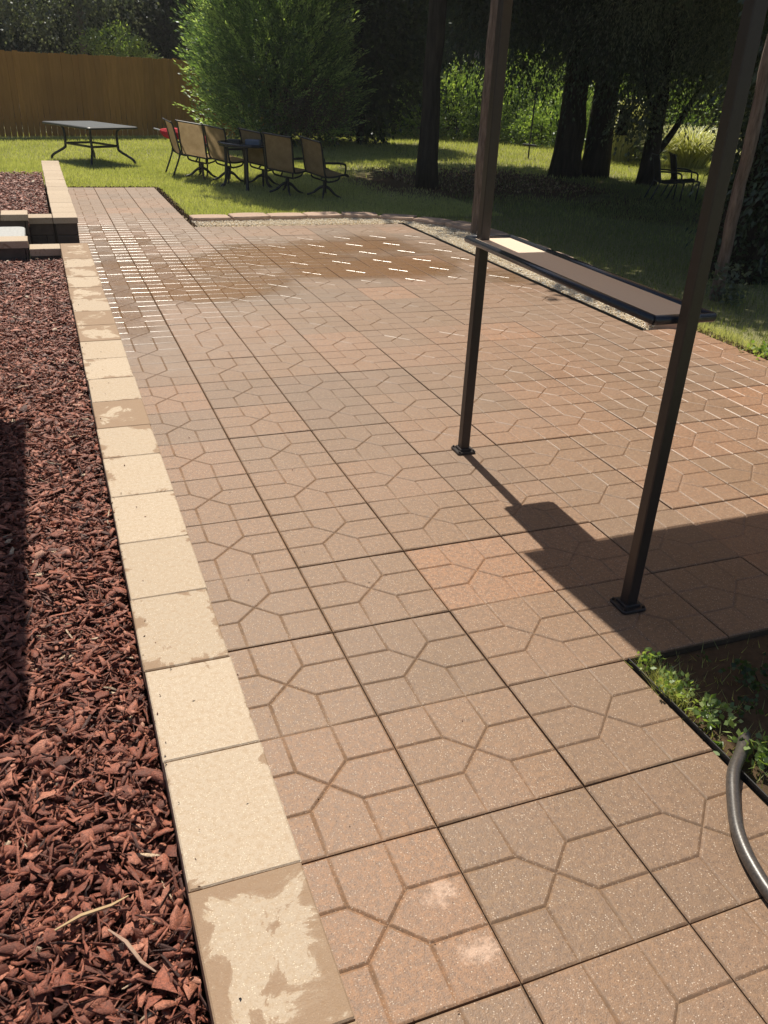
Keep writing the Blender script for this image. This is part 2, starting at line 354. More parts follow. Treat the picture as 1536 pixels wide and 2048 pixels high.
# ------------------------------------------------------------ patio of stamped pavers
A_, B_ = 1/3, 2/3
CELLS = [[(A_, 1), (A_, B_), (.5, .5), (B_, B_), (B_, 1)], [(A_, 0), (B_, 0), (B_, A_), (.5, .5), (A_, A_)],
         [(0, A_), (A_, A_), (.5, .5), (A_, B_), (0, B_)], [(1, A_), (1, B_), (B_, B_), (.5, .5), (B_, A_)],
         [(0, 0), (A_, 0), (A_, A_), (0, A_)], [(B_, 0), (1, 0), (1, A_), (B_, A_)], [(0, B_), (A_, B_), (A_, 1), (0, 1)], [(B_, B_), (1, B_), (1, 1), (B_, 1)]]
def inset(poly, ds):
    n = len(poly); out = []
    L = []
    for i in range(n):
        a, c = poly[i], poly[(i+1) % n]; dx, dy = c[0]-a[0], c[1]-a[1]; l = math.hypot(dx, dy); nx, ny = -dy/l, dx/l
        L.append((nx, ny, nx*a[0]+ny*a[1]+ds[i]))
    for i in range(n):
        n1, n2 = L[i-1], L[i]; det = n1[0]*n2[1]-n1[1]*n2[0]
        if abs(det) < 1e-6: out.append((poly[i][0]+n2[0]*ds[i], poly[i][1]+n2[1]*ds[i])); continue
        out.append(((n1[2]*n2[1]-n1[1]*n2[2])/det, (n1[0]*n2[2]-n1[2]*n2[0])/det))
    return out
WET = [  # x, y, rx, ry, weight : puddled and damp patches on the pavers
    (0.85, 6.55, .55, .32, .78), (1.45, 6.85, .45, .45, .42), (2.0, 7.9, .6, .5, .74), (2.55, 7.2, .6, .36, .76), (3.05, 7.25, .55, .42, .80), (1.15, 7.5, .6, .6, .46),
    (3.25, 8.35, .5, .6, .45), (2.6, 8.3, .5, .45, .45), (.45, 7.3, .6, 1.2, .42), (.45, 8.9, .5, 1.2, .32), (.15, 6.0, .35, 1.0, .34), (3.95, 6.7, .3, .6, .40),
    (.25, 9.9, .3, .7, .30), (3.8, 7.8, .4, 1.0, .30), (2.0, 5.6, 1.8, 1.0, .12), (1.3, 10.5, 1.0, 3.0, .10), (2.4, 8.8, 2.2, 1.2, .12), (1.0, 4.5, 1.0, 1.2, .08), (3.3, 3.3, 1.5, 1.6, .20), (4.1, 4.8, .8, .8, .18), (2.2, 4.4, .9, .8, .16)]
def wetat(x, y):
    s = 0.0
    for (a, c, rx, ry, w) in WET: s = max(s, w*math.exp(-(((x-a)/rx)**2+((y-c)/ry)**2)*.55)*1.28) if w > .15 else s + w*math.exp(-(((x-a)/rx)**2+((y-c)/ry)**2))
    return s
PV, PF, PT, PW, PG = [], [], [], [], []
TINT = {}
def tile(cx, ry_, u1=1.0, v1=1.0):
    x0, y0 = cx*T, ry_*T; g = random.random()
    tint = .44 + .21*random.gauss(0, 1)
    if x0 > 1.9 and y0 < 6: tint += .20
    if (cx, ry_) in ((3, 4), (2, 4), (0, 2), (0, 0), (2, 1)): tint += .25
    if (cx, ry_) in ((2, 5), (0, 1), (1, 3)): tint -= .2
    tint = min(1, max(0, tint)); rot = random.gauss(0, .0025); dz = random.gauss(0, .0011); tx, ty = random.gauss(0, .0018), random.gauss(0, .0018)
    gap = .0022
    for cell in CELLS:
        poly = []
        for i, p in enumerate(cell):                 # clip against v <= v1
            nx_ = cell[(i+1) % len(cell)]
            if p[1] <= v1+1e-9: poly.append(p)
            if (p[1]-v1)*(nx_[1]-v1) < -1e-12: k_ = (v1-p[1])/(nx_[1]-p[1]); poly.append((p[0]+(nx_[0]-p[0])*k_, v1))
        q = []
        for p in poly:
            if not q or (abs(p[0]-q[-1][0]) > 1e-6 or abs(p[1]-q[-1][1]) > 1e-6): q.append(p)
        if len(q) > 2 and abs(q[0][0]-q[-1][0]) < 1e-6 and abs(q[0][1]-q[-1][1]) < 1e-6: q.pop()
        area = sum(q[i][0]*q[(i+1) % len(q)][1]-q[(i+1) % len(q)][0]*q[i][1] for i in range(len(q)))
        if len(q) < 3 or abs(area) < .01: continue
        if area < 0: q.reverse()
        P = [(gap+p[0]*(T-2*gap), gap+p[1]*(T-2*gap)) for p in q]; n = len(P); W1, ED = [], []
        for i in range(n):
            a, c = q[i], q[(i+1) % n]; ed = 0
            if (a[0] == c[0] and a[0] in (0, u1)) or (a[1] == c[1] and a[1] in (0, v1)): ed = 1
            vert = (a[0] == c[0] and not ed)
            W1.append(.0060 if ed else (.0064 if vert else .0076)); ED.append(ed)
        r0 = P; r1 = inset(P, [w*.30 for w in W1]); r2 = inset(P, [w*.64 for w in W1]); r3 = inset(P, W1)
        base = len(PV)
        edgev = [ED[i] or ED[i-1] for i in range(n)]
        for ri, (rr, fr) in enumerate(((r0, 1.0), (r1, .64), (r2, .27), (r3, 0.0))):
            for i, p in enumerate(rr):
                u, v = p[0]-T/2, p[1]-T/2
                dep = .0043
                if edgev[i]: dep = .0040
                if abs(q[i][0]-A_) < .01 and q[i][1] in (0, v1) or abs(q[i][0]-B_) < .01 and q[i][1] in (0, v1): dep = .0020 if (cx < 3 and ry_ < 9) else .0036
                z = dz + u*tx + v*ty - dep*fr
                X = x0+T/2+u-v*rot; Y = y0+T/2+v+u*rot
                PV.append((X, Y, z)); PT.append(tint+.02*random.random()); PW.append(wetat(X, Y)); PG.append(1.0 if ri < 3 else 0.0)
        for r in range(3):
            for i in range(n): PF.append((base+r*n+i, base+r*n+(i+1) % n, base+(r+1)*n+(i+1) % n, base+(r+1)*n+i))
        PF.append(tuple(base+3*n+i for i in range(n)))
        # skirt on the paver's own outer edges
        for i in range(n):
            if ED[i]:
                a, c = base+i, base+(i+1) % n; k = len(PV)
                for o in (a, c): PV.append((PV[o][0], PV[o][1], -.033)); PT.append(tint*.6); PW.append(PW[o]); PG.append(1.0)
                PF.append((a, k, k+1, c))
for cx in range(0, 3):
    for r in range(-4, 29): tile(cx, r)
    tile(cx, 29, 1, .66)
for cx in range(3, 9):
    for r in range(2, 21): tile(cx, r)
    tile(cx, 21, 1, .5)
for r in range(2, 10): tile(9, r)
me = bpy.data.meshes.new('patio'); me.from_pydata(PV, [], PF); me.update()
for nm, d in (('tint', PT), ('wet', PW), ('groove', PG)):
    a = me.attributes.new(nm, 'FLOAT', 'POINT'); a.data.foreach_set('value', np.array(d, np.float32))
tag(link('patio', me, M['paver']), kind='structure')
b = MB(); b.prism([(-.3, -1.9), (3*T, -1.9), (3*T, 29.66*T), (-.3, 29.66*T)], -.034, -.012)
b.prism([(3*T+.001, 2*T), (9*T, 2*T), (9*T, 21.5*T), (3*T+.001, 21.5*T)], -.034, -.0122); b.prism([(9*T+.001, 2*T), (10*T, 2*T), (10*T, 10*T), (9*T+.001, 10*T)], -.034, -.0124)
tag(b.build('paver_joint_bed', M['joint']), kind='structure')

# ------------------------------------------------------------ retaining walls with cap stones
XL, XR, HZ = -.214, .022, .30
def wallpart(root, x0, x1, y0, y1, z1):
    bb = MB(); cz = 0.0; rowh = z1/2
    alongy = (y1-y0) > (x1-x0)
    for k in range(2):
        L0, L1 = (y0, y1) if alongy else (x0, x1); p = L0 + (.0 if k % 2 else -.15)
        while p < L1:
            a, c = max(p, L0), min(p+.30, L1)
            if c-a > .02:
                d = ((x1-x0, c-a-.004, rowh-.003) if alongy else (c-a-.004, y1-y0, rowh-.003))
                ctr = (((x0+x1)/2, (a+c)/2, rowh*(k+.5)) if alongy else ((a+c)/2, (y0+y1)/2, rowh*(k+.5)))
                bb.box(ctr, d, 0, .006)
            p += .30
    return bb.build('block_course', M['block'], root)
def capstone(root, x0, x1, y0, y1, z0, z1, stain, tone):
    b0, g = .0035, .0016
    dz = random.gauss(0, .0008); r = random.gauss(0, .002); jx = random.gauss(0, .0015)
    nx, ny = 7, 9; me = bpy.data.meshes.new('cap_stone')
    x0 += g+jx; x1 += -g+jx; y0 += g; y1 -= g
    us = [x0, x0+b0] + [x0+b0+(x1-x0-2*b0)*i/nx for i in range(1, nx)] + [x1-b0, x1]
    vs_ = [y0, y0+b0] + [y0+b0+(y1-y0-2*b0)*i/ny for i in range(1, ny)] + [y1-b0, y1]
    V, E = [], []; cx_, cy_ = (x0+x1)/2, (y0+y1)/2
    for v in vs_:
        for u in us:
            edge = (u in (x0, x1)) or (v in (y0, y1))
            V.append((cx_+(u-cx_)-(v-cy_)*r, cy_+(v-cy_)+(u-cx_)*r, z1+dz-(b0*.8 if edge else 0)))
            E.append(max(abs(u-cx_)/(x1-cx_), abs(v-cy_)/(y1-cy_))**3)
    W_ = len(us); F = [(j*W_+i, j*W_+i+1, (j+1)*W_+i+1, (j+1)*W_+i) for j in range(len(vs_)-1) for i in range(W_-1)]
    ring = [i for i in range(W_)] + [j*W_+W_-1 for j in range(1, len(vs_))] + [(len(vs_)-1)*W_+i for i in range(W_-2, -1, -1)] + [j*W_ for j in range(len(vs_)-2, 0, -1)]
    n0 = len(V)
    for i in ring: V.append((V[i][0], V[i][1], z0)); E.append(1)
    m_ = len(ring)
    for i in range(m_): F.append((ring[i], n0+i, n0+(i+1) % m_, ring[(i+1) % m_]))
    F.append(tuple(n0+i for i in range(m_-1, -1, -1)))
    me.from_pydata(V, [], F); me.update(); a = me.attributes.new('edge', 'FLOAT', 'POINT'); a.data.foreach_set('value', np.array(E, np.float32))
    o = link('cap_stone', me, M['cap'], root); o.color = (stain, tone, 0, 1); return o
near = empty('retaining_wall', (0, 0, 0))
tag(near, 'low garden wall with cream caps along the near red mulch bed, left of the patio', 'garden wall')
wallpart(near, XL+.02, XR-.02, -1.2, 7.22, .24)
ya = [-.122, .227, .601, .956, 1.319, 1.678, 2.044, 2.416, 2.753, 3.101]
while ya[-1] < 6.80: ya.append(ya[-1]+.346)
ya[-1] = 7.25; ya = [-1.2, -.84, -.48] + ya
stains = {-.122: .47, .227: -.4, .601: -.5, .956: .26, 1.319: -.4, 1.678: .12, 2.044: .18, 2.416: .22, 2.753: .62, 3.101: .0}
for i in range(len(ya)-1):
    st = stains.get(ya[i], random.choice([-.2, .1, .22, .62, .2, .5, .15]))
    capstone(near, XL, XR, ya[i], ya[i+1], .24, HZ, st, .35+.65*random.random())
def wing(root, xs_, y0, y1, z):
    for i in range(len(xs_)-1): capstone(root, xs_[i+1], xs_[i], y0, y1, z-.06, z, random.choice([-.2, .05, .3]), random.random())
wallpart(near, -.47, XL-.002, 7.03, 7.24, .24); wing(near, [XL-.001, -.468], 7.02, 7.25, HZ)
wallpart(near, -2.0, -.474, 7.03, 7.24, .31); wing(near, [-.47, -.83, -1.19, -1.55, -1.9], 7.015, 7.255, .37)
far = empty('retaining_wall', (0, 0, 0))
tag(far, 'low garden wall with cream caps beyond the step opening, running out into the sunny lawn', 'garden wall')
wallpart(far, XL-.02+.02, XR-.02, 8.72, 14.38, .24)
yb = [8.70]
while yb[-1] < 14.2: yb.append(yb[-1]+.357)
yb[-1] = 14.40
for i in range(len(yb)-1): capstone(far, XL-.02-.02*i/16, XR-.012, yb[i], yb[i+1], .24, HZ, random.choice([-.3, -.1, .0, .1, .2, -.2]), .3+.7*random.random())
wallpart(far, -.466, XL-.022, 8.73, 8.93, .24); wing(far, [XL-.021, -.468], 8.70, 8.95, HZ)
wallpart(far, -2.0, -.472, 8.55, 8.80, .31); wing(far, [-.468, -.72, -1.08, -1.44, -1.8], 8.53, 8.82, .36)
st = empty('garden_step', (0, 0, 0)); tag(st, 'pale grey speckled stone step with a rounded corner in the wall opening', 'step')
def rrect(x0, x1, y0, y1, r, n=5):
    out = []
    for cx_, cy_, a0 in ((x1-r, y0+r, -90), (x1-r, y1-r, 0), (x0+r, y1-r, 90), (x0+r, y0+r, 180)):
        for k in range(n+1):
            a = math.radians(a0+90*k/n); out.append((cx_+r*math.cos(a), cy_+r*math.sin(a)))
    return out
b = MB(); b.prism(rrect(-1.6, -.50, 7.27, 8.25, .07), .21, .29, .008); b.build('tread', M['slab'], st)
b = MB(); b.box((-1.06, 7.76, .10), (1.06, .92, .21)); b.build('riser', M['block'], st)

# ------------------------------------------------------------ mulch beds
b = MB(); b.prism([(-4.2, -1.2), (XL-.004, -1.2), (XL-.004, 7.01), (-4.2, 7.01)], -.03, .17); b.prism([(-4.2, 8.98), (XL-.045, 8.98), (XL-.05, 13.65), (-4.2, 13.75)], -.03, .165)
tag(b.build('bed_soil', M['soil']), kind='structure')
def chipmesh(name, N, xr, yr, z0, zs, big, shred=.42, attrshift=0):
    nv = 6; ang = (np.arange(nv)+.5)*2*np.pi/nv
    x = rng.uniform(*xr, N); y = rng.uniform(*yr, N); z = z0 + rng.uniform(0, 1, N)**1.1*zs
    isS = rng.random(N) < shred
    L = np.where(isS, rng.uniform(.012, .045, N), np.minimum(rng.gamma(2.6, .0046, N)+.005, .030))*big; Wd = np.where(isS, rng.uniform(.0012, .0045, N), L*rng.uniform(.22, .62, N)); H = np.where(isS, .0018, rng.uniform(.0014, .0042, N))*big
    R0 = 1+rng.normal(0, .30, (N, nv)).clip(-.6, .6); px = np.cos(ang)*R0*L[:, None]; py = np.sin(ang)*R0*Wd[:, None]
    warp = rng.normal(0, .003, (N, nv))*big
    top = np.stack([px*.88, py*.88, H[:, None]*.5+warp], 2); bot = np.stack([px, py, -H[:, None]*.5+warp], 2)
    V = np.concatenate([top, bot], 1)
    az_ = rng.uniform(0, 2*np.pi, N); t1 = rng.normal(0, .34, N); t2 = rng.normal(0, .30, N)
    ca, sa = np.cos(az_), np.sin(az_); c1, s1 = np.cos(t1), np.sin(t1); c2, s2 = np.cos(t2), np.sin(t2)
    Z = np.zeros(N); O = np.ones(N)
    Rz = np.stack([np.stack([ca, -sa, Z], 1), np.stack([sa, ca, Z], 1), np.stack([Z, Z, O], 1)], 1)
    Rx = np.stack([np.stack([O, Z, Z], 1), np.stack([Z, c1, -s1], 1), np.stack([Z, s1, c1], 1)], 1)
    Ry = np.stack([np.stack([c2, Z, s2], 1), np.stack([Z, O, Z], 1), np.stack([-s2, Z, c2], 1)], 1)
    R = Rz @ Rx @ Ry; V = np.einsum('nij,nvj->nvi', R, V) + np.stack([x, y, z], 1)[:, None]
    V[:, :, 0] = np.minimum(V[:, :, 0], xr[1]+.012)
    fl = []; tot = []; st_ = []; 
    f0 = [list(range(6))] + [[i, 6+i, 6+(i+1) % 6, (i+1) % 6] for i in range(6)]
    lt = np.array([len(f) for f in f0]); flat = np.concatenate([np.array(f) for f in f0])
    F = (flat[None] + (np.arange(N)*12)[:, None]).reshape(-1); LT = np.tile(lt, N); LS = np.concatenate([[0], np.cumsum(LT)[:-1]])
    me = bpy.data.meshes.new(name); me.vertices.add(N*12); me.vertices.foreach_set('co', V.reshape(-1).astype(np.float32))
    me.loops.add(len(F)); me.loops.foreach_set('vertex_index', F.astype(np.int32)); me.polygons.add(len(LT))
    me.polygons.foreach_set('loop_start', LS.astype(np.int32)); me.polygons.foreach_set('loop_total', LT.astype(np.int32)); me.update(calc_edges=True)
    v = np.clip(rng.beta(2.2, 2.2, N)*.92 + .0 + attrshift - np.where(isS, .12, 0), 0, .94); v = np.where(rng.random(N) < .012, 1.0, v)
    a = me.attributes.new('v', 'FLOAT', 'POINT'); a.data.foreach_set('value', np.repeat(v, 12).astype(np.float32)); return me
tag(link('bark_mulch', chipmesh('bark_mulch', 72000, (-1.25, XL-.004), (-.9, 7.0), .168, .056, 1.0), M['mulch']), 'red brown bark chip mulch in the near bed beside the capped wall', 'mulch', kind='stuff')
tag(link('bark_mulch', chipmesh('bark_mulch', 17000, (-1.5, XL-.055), (8.98, 13.65), .160, .055, 1.15), M['mulch']), 'red brown bark chip mulch in the far bed beyond the step', 'mulch', kind='stuff')
b = MB(); b.box((XL+.004, 3.0, .205), (.004, 8.0, .06)); tag(b.build('bed_liner', M['liner']), 'thin black liner strip between the near mulch bed and the capped wall', 'edging')
# a few pale splinters lying on the mulch
for i, (x, y, L, rz, lab) in enumerate(((-.40, .30, .075, .25, 'pale yellow wood splinter lying across the near mulch'), (-.335, .19, .07, -1.0, 'thick split stick with a pale core on the near mulch'), (-.30, -.02, .09, -.75, 'long reddish brown stick at the foot of the near mulch bed'))):
    s = MB(); s.tube([(-L, 0, 0), (-L*.3, .004, .003), (L*.5, -.003, .001), (L, .002, 0)], [.002, .0045, .004, .0015], 5)
    o = s.build('wood_splinter', simple('splinter_wood', ((.62, .45, .25), (.50, .36, .26), (.24, .085, .045))[i], .8, .2, 60, ((.5, .3, .15), (.24, .10, .07), (.12, .04, .03))[i]))
    o.location = (x, y, .226); o.rotation_euler = (0, .04, rz); tag(o, lab, 'wood splinter')

# ------------------------------------------------------------ plastic edging, gravel strip, edging stones
b = MB(); b.box((3*T+.010, -.45, -.014), (.004, 2.72, .046)); tag(b.build('lawn_edging', M['liner']), 'black plastic edging strip between the near pavers and the weedy grass', 'edging')
b = MB(); b.box((9*T+.032, 7.22, -.008), (.006, 5.25, .030)); b.box((9*T+.0, 9.855, -.008), (.08, .006, .030)); tag(b.build('gravel_edging', M['liner']), 'thin black edging strip between pavers and pale gravel', 'edging')
ocurve = [(1.42, 10.28), (2.0, 10.30), (2.8, 10.34), (3.4, 10.38), (3.9, 10.30), (4.3, 10.05), (4.62, 9.65), (4.82, 9.15), (4.88, 8.5), (4.88, 7.7), (4.84, 6.8), (4.76, 6.0), (4.62, 5.35), (4.45, 4.80), (4.30, 4.62)]
oc = spline([(p[0], p[1], 0) for p in ocurve], 6)
def ingravel(x, y):
    if x < 1.42 or x > 4.98: return False
    if y > 9.86:
        ym = np.interp(x, [p.x for p in oc if p.y > 9.0][:60], [p.y for p in oc if p.y > 9.0][:60]); return y < ym
    if x < 9*T+.04 or y < 4.64: return False
    pts = sorted([(p.y, p.x) for p in oc if p.x > 4.2]); return x < np.interp(y, [q[0] for q in pts], [q[1] for q in pts])
gx, gy = [], []
while len(gx) < 30000:
    x = random.uniform(1.42, 4.95); y = random.uniform(4.64, 10.4)
    if ingravel(x, y): gx.append(x); gy.append(y)
N = len(gx); octv = [(1, 0, 0), (-.9, .2, 0), (0, 1, .1), (.1, -1, 0), (0, 0, .8), (0, 0, -.7)]
octf = [(0, 2, 4), (2, 1, 4), (1, 3, 4), (3, 0, 4), (2, 0, 5), (1, 2, 5), (3, 1, 5), (0, 3, 5)]
sc = rng.uniform(.0065, .012, (N, 1, 3)); Mx = randrot(N)*sc; Mx[:, 2, :] *= .7
tag(link('pea_gravel', instmesh('pea_gravel', octv, octf, Mx, np.stack([np.array(gx), np.array(gy), rng.uniform(-.012, .014, N)], 1), rng.random(N)), M['gravel']), 'cream pea gravel between the pavers and the curved row of edging stones', 'gravel', kind='stuff')
b = MB(); poly = [(1.41, 9.86), (9*T+.04, 9.86), (9*T+.04, 4.63), (4.4, 4.63)] + [(p.x, p.y) for p in reversed(oc)]
b.prism([poly[0]] + [(p.x, p.y) for p in oc][:1] + [(p.x, p.y) for p in oc][1:] + [(9*T+.045, 4.64), (9*T+.045, 9.83)], -.030, -.016)
b.f = [b.f[1]]; 
tag(b.build('gravel_bed', simple('gravel_bed_sand', (.78, .67, .50), .95, .1, 80, (.60, .48, .33))), kind='structure')
# stones along the curve
cum = [0]
for i in range(1, len(oc)): cum.append(cum[-1]+(oc[i]-oc[i-1]).length)
tot = cum[-1]; nst = 17; Ls = tot/nst
def at(s):
    s = max(0, min(tot, s)); i = max(0, min(len(oc)-2, int(np.searchsorted(cum, s)-1))); t = (s-cum[i])/(cum[i+1]-cum[i]); return oc[i].lerp(oc[i+1], t)
names = ['leftmost edging stone of the row, against the narrow path', 'second edging stone from the path corner', 'third edging stone from the path corner', 'fourth edging stone from the path corner', 'fifth edging stone from the path corner, below the shaded lawn', 'edging stone where the row starts to curve', 'edging stone on the curve beside the widest gravel', 'last edging stone seen before the black shelf',
         'edging stone just behind the far end of the shelf', 'edging stone ninth along the row, hidden by the shelf', 'edging stone tenth along the row, by the gravel', 'edging stone eleventh along the row, by the gravel', 'edging stone twelfth along the row, by the gravel', 'edging stone fourth from the near end of the row', 'edging stone third from the near end of the row', 'edging stone second from the near end of the row', 'nearest edging stone, seen beneath the shelf beside the right post']
for i in range(nst):
    a, c = at(i*Ls+.012), at((i+1)*Ls-.012); d = (c-a); L = d.length; d.normalize(); nrm = Vector((-d.y, d.x, 0))
    w = .34; k = 7; poly = []
    for j in range(k): t = j/(k-1); poly.append((t*L, -.012-.035*math.sin(math.pi*t)*0 + (.018 if j in (0, k-1) else 0)))
    for j in range(k): t = 1-j/(k-1); poly.append((t*L, w*.80+.045*math.sin(math.pi*t)**.6 + random.gauss(0, .003)))
    s = MB(); P = [((p[0]-L/2), p[1]-.08+random.gauss(0, .002)) for p in poly]
    s.prism(P, -.03, .052+random.gauss(0, .004), .010)
    o = s.build('edging_stone', M['stone']); mid = (a+c)/2; o.location = (mid.x, mid.y, 0); o.rotation_euler = (random.gauss(0, .012), random.gauss(0, .012), math.atan2(d.y, d.x)+random.gauss(0, .02))
    tag(o, names[i], 'edging stone', 'edging stones along the gravel')

# ------------------------------------------------------------ grass
def blades(name, n, region, h, w, zb=-.03, lean=.5, vsh=0.0):
    P = region(n); n = len(P); hh = rng.uniform(.55, 1.25, n)*h; ww = rng.uniform(.6, 1.3, n)*w; a = rng.uniform(0, 2*np.pi, n); la = rng.uniform(0, 2*np.pi, n); l = rng.uniform(0, lean, n)*hh
    V = np.zeros((n, 3, 3)); V[:, 0, 0] = P[:, 0]-np.cos(a)*ww; V[:, 0, 1] = P[:, 1]-np.sin(a)*ww; V[:, 1, 0] = P[:, 0]+np.cos(a)*ww; V[:, 1, 1] = P[:, 1]+np.sin(a)*ww
    V[:, 2, 0] = P[:, 0]+np.cos(la)*l; V[:, 2, 1] = P[:, 1]+np.sin(la)*l; V[:, :2, 2] = zb; V[:, 2, 2] = zb+hh
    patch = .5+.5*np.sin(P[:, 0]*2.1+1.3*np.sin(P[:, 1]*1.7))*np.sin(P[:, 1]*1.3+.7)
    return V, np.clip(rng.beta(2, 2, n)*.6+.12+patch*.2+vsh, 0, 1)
def reg_rect(x0, x1, y0, y1, dens=None):
    def f(n):
        P = np.stack([rng.uniform(x0, x1, n), rng.uniform(y0, y1, n)], 1); return P if dens is None else P[dens(P)]
    return f
bare = lambda P: rng.random(len(P)) < np.clip((np.hypot(P[:, 0]-7.6, (P[:, 1]-14.3)*1.15)+.5*np.sin(P[:, 0]*2)-1.9)/1.6, .10, 1)
ok1 = lambda P: ((P[:, 1] > 13.62) | ((P[:, 0] > 1.42) & (P[:, 1] > 10.5)))
near_ok = lambda P: (P[:, 0] > np.interp(P[:, 1], [2, 4.55, 4.7, 5.35, 6, 6.8, 9.1, 9.7, 10.1, 10.4, 10.5], [4.60, 4.60, 4.5, 4.82, 4.98, 5.04, 5.05, 4.86, 4.5, 4.05, 3.9]))
gl = [blades('g', 62000, reg_rect(-1.6, 5.5, 13.6, 18, lambda P: ok1(P) & bare(P) & ((P[:, 0] > .03) | (P[:, 1] > 14.4) | ((P[:, 0] < -.26) & (P[:, 1] > 13.7)))), .050, .0055),
      blades('g', 52000, reg_rect(-2.5, 8, 17.9, 24.6), .055, .007), blades('g', 42000, reg_rect(1.44, 6, 10.5, 13.7, bare), .045, .0045),
      blades('g', 60000, reg_rect(5, 18, 15, 30, bare), .07, .010), blades('g', 46000, reg_rect(4.3, 12, 3.0, 10.5, near_ok), .06, .004, vsh=-.5),  # negative vsh on the right lawn: tree shade put into blade colour
      blades('g', 30000, reg_rect(6, 14, 10.4, 15.2, bare), .06, .006, vsh=-.5), blades('g', 4200, reg_rect(1.40, 2.6, -.7, .90, lambda P: rng.random(len(P)) < .25+.75*np.clip(1-(P[:, 0]-1.4)*3, 0, 1)), .040, .0016, lean=1.1),  # first batch likewise: vsh darkens the blades to imitate tree shade
      blades('g', 2600, reg_rect(4.58, 4.85, 3.1, 4.7), .065, .002, lean=1.0, vsh=.3), blades('g', 9000, reg_rect(13, 22, 12, 24), .06, .009)]
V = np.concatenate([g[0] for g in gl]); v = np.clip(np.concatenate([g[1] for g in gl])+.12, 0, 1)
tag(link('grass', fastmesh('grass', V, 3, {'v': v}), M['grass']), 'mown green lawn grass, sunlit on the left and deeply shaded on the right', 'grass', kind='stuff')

# ------------------------------------------------------------ foliage
def sprays(O, D, L, m=12, ll=.05, lw=.018, droop=0.0, spread=.8, vbase=None, curl=.0):
    """O,D (N,3): twig origins and directions; m leaves each -> quads"""
    N = len(O); D = D/np.linalg.norm(D, axis=1)[:, None]; t = (np.arange(m)+.5)/m
    L = np.broadcast_to(L, (N,))[:, None]
    P = O[:, None]+D[:, None]*(L*t)[..., None]; P[:, :, 2] -= droop*(L*t**2); P[:, :, 2] += curl*(L*t**2)
    A = rng.normal(size=(N, m, 3)); dd = D[:, None]+A*spread*.55; dd[:, :, 2] -= droop*t; dd /= np.linalg.norm(dd, axis=2)[..., None]
    R_ = rng.normal(size=(N, m, 3)); w = np.cross(dd, R_); w /= np.linalg.norm(w, axis=2)[..., None]
    s = rng.uniform(.65, 1.3, (N, m, 1)); l = dd*ll*s; ww = w*lw*s*.5
    P = P+A*ll*.25
    V = np.stack([P, P+l*.45+ww, P+l, P+l*.45-ww], 2).reshape(-1, 4, 3)
    vb = (rng.random(N) if vbase is None else vbase)[:, None]
    v = np.clip(vb*.6+rng.random((N, m))*.4, 0, 1).reshape(-1)
    return V, v
def ellip(n, c, r, shell=.55, zcut=None):
    D = rng.normal(size=(n, 3)); D /= np.linalg.norm(D, axis=1)[:, None]; rad = (shell+(1-shell)*rng.random(n))[:, None]**.8
    lump = 1+.16*np.sin(D[:, :1]*5+D[:, 1:2]*4)+.13*np.sin(D[:, 2:]*7+D[:, :1]*6+1)
    return np.array(c)+D*rad*lump*np.array(r), D
def crown(name, parts, mat, parent):
    V = np.concatenate([p[0] for p in parts]); v = np.concatenate([p[1] for p in parts])
    return link(name, fastmesh(name, V, 4, {'v': v}), mat, parent)
def trunk_mb(pts, r, limbs=(), n=10):
    s = MB(); P = spline(pts, 5); m = len(P); rr = [r[0]+(r[1]-r[0])*(i/(m-1))**.8 for i in range(m)]; rr[0] *= 1.35; rr[1] *= 1.15; rr[2] *= 1.08
    P = [p+Vector((random.gauss(0, .012), random.gauss(0, .012), 0)) for p in P]; s.tube(P, [q*random.uniform(.95, 1.05) for q in rr], n)
    for L in limbs:
        Q = spline(L[0], 4); k = len(Q); s.tube(Q, [L[1]*(1-.8*i/(k-1)) for i in range(k)], 6)
    return s

# --- juniper-like evergreen shrub at the fence corner
def shrub():
    root = empty('evergreen_shrub', (5.6, 22.2, 0)); tag(root, 'big feathery light green evergreen shrub at the right end of the wooden fence', 'shrub')
    parts = []
    for N, la, lb, mm, sp, q0, q1 in ((1150, .7, 1.3, 46, .34, .48, .80), (1500, .3, .65, 18, .5, .60, .94)):
        th = rng.uniform(0, 2*np.pi, N); z = rng.random(N)**.9*4.5+.1
        rad = 1.82*np.sqrt(np.clip(1-((z-1.5)/3.7)**2, .02, 1))*(q0+(q1-q0)*rng.random(N)**.6)*(1+.12*np.sin(th*5+z*3))
        O = np.stack([rad*np.cos(th), rad*np.sin(th), z], 1)
        D = np.stack([np.cos(th), np.sin(th), .42+.35*rng.random(N)+.2*(z-1.5)/3], 1)+rng.normal(0, .20, (N, 3))
        parts.append(sprays(O, D, rng.uniform(la, lb, N), mm, .095, .032, -.02, sp, rng.random(N)**1.6*1.5))
    O2, D2 = ellip(1800, (0, 0, 1.9), (1.5, 1.5, 2.1), .3); parts.append(sprays(O2, D2+[0, 0, .3], .4, 10, .12, .05, 0, 1.2, rng.random(1800)*.3))  # inner fill leaves coloured darker, imitating shade inside the shrub
    crown('crown', parts, M['leafjun'], root)
    s = MB()
    for k in range(9):
        a = k*.7; s.tube(spline([(.12*math.cos(a), .12*math.sin(a), -.03), (.3*math.cos(a), .3*math.sin(a), .6), (.8*math.cos(a), .8*math.sin(a), 1.6)], 3), .035, 6)
    s.build('stem', M['bark'], root)
    pt = sprays(*[np.array(q) for q in (rng.normal(0, 1, (420, 3))*[.42, .25, .30]+[.35, -1.72, .85], rng.normal(0, 1, (420, 3))+[0, -.6, .1])], .28, 12, .07, .02)
    crown('dead_patch', [pt], M['deadleaf'], root)['label'] = 'brown dead patch low on the shrub'
shrub()

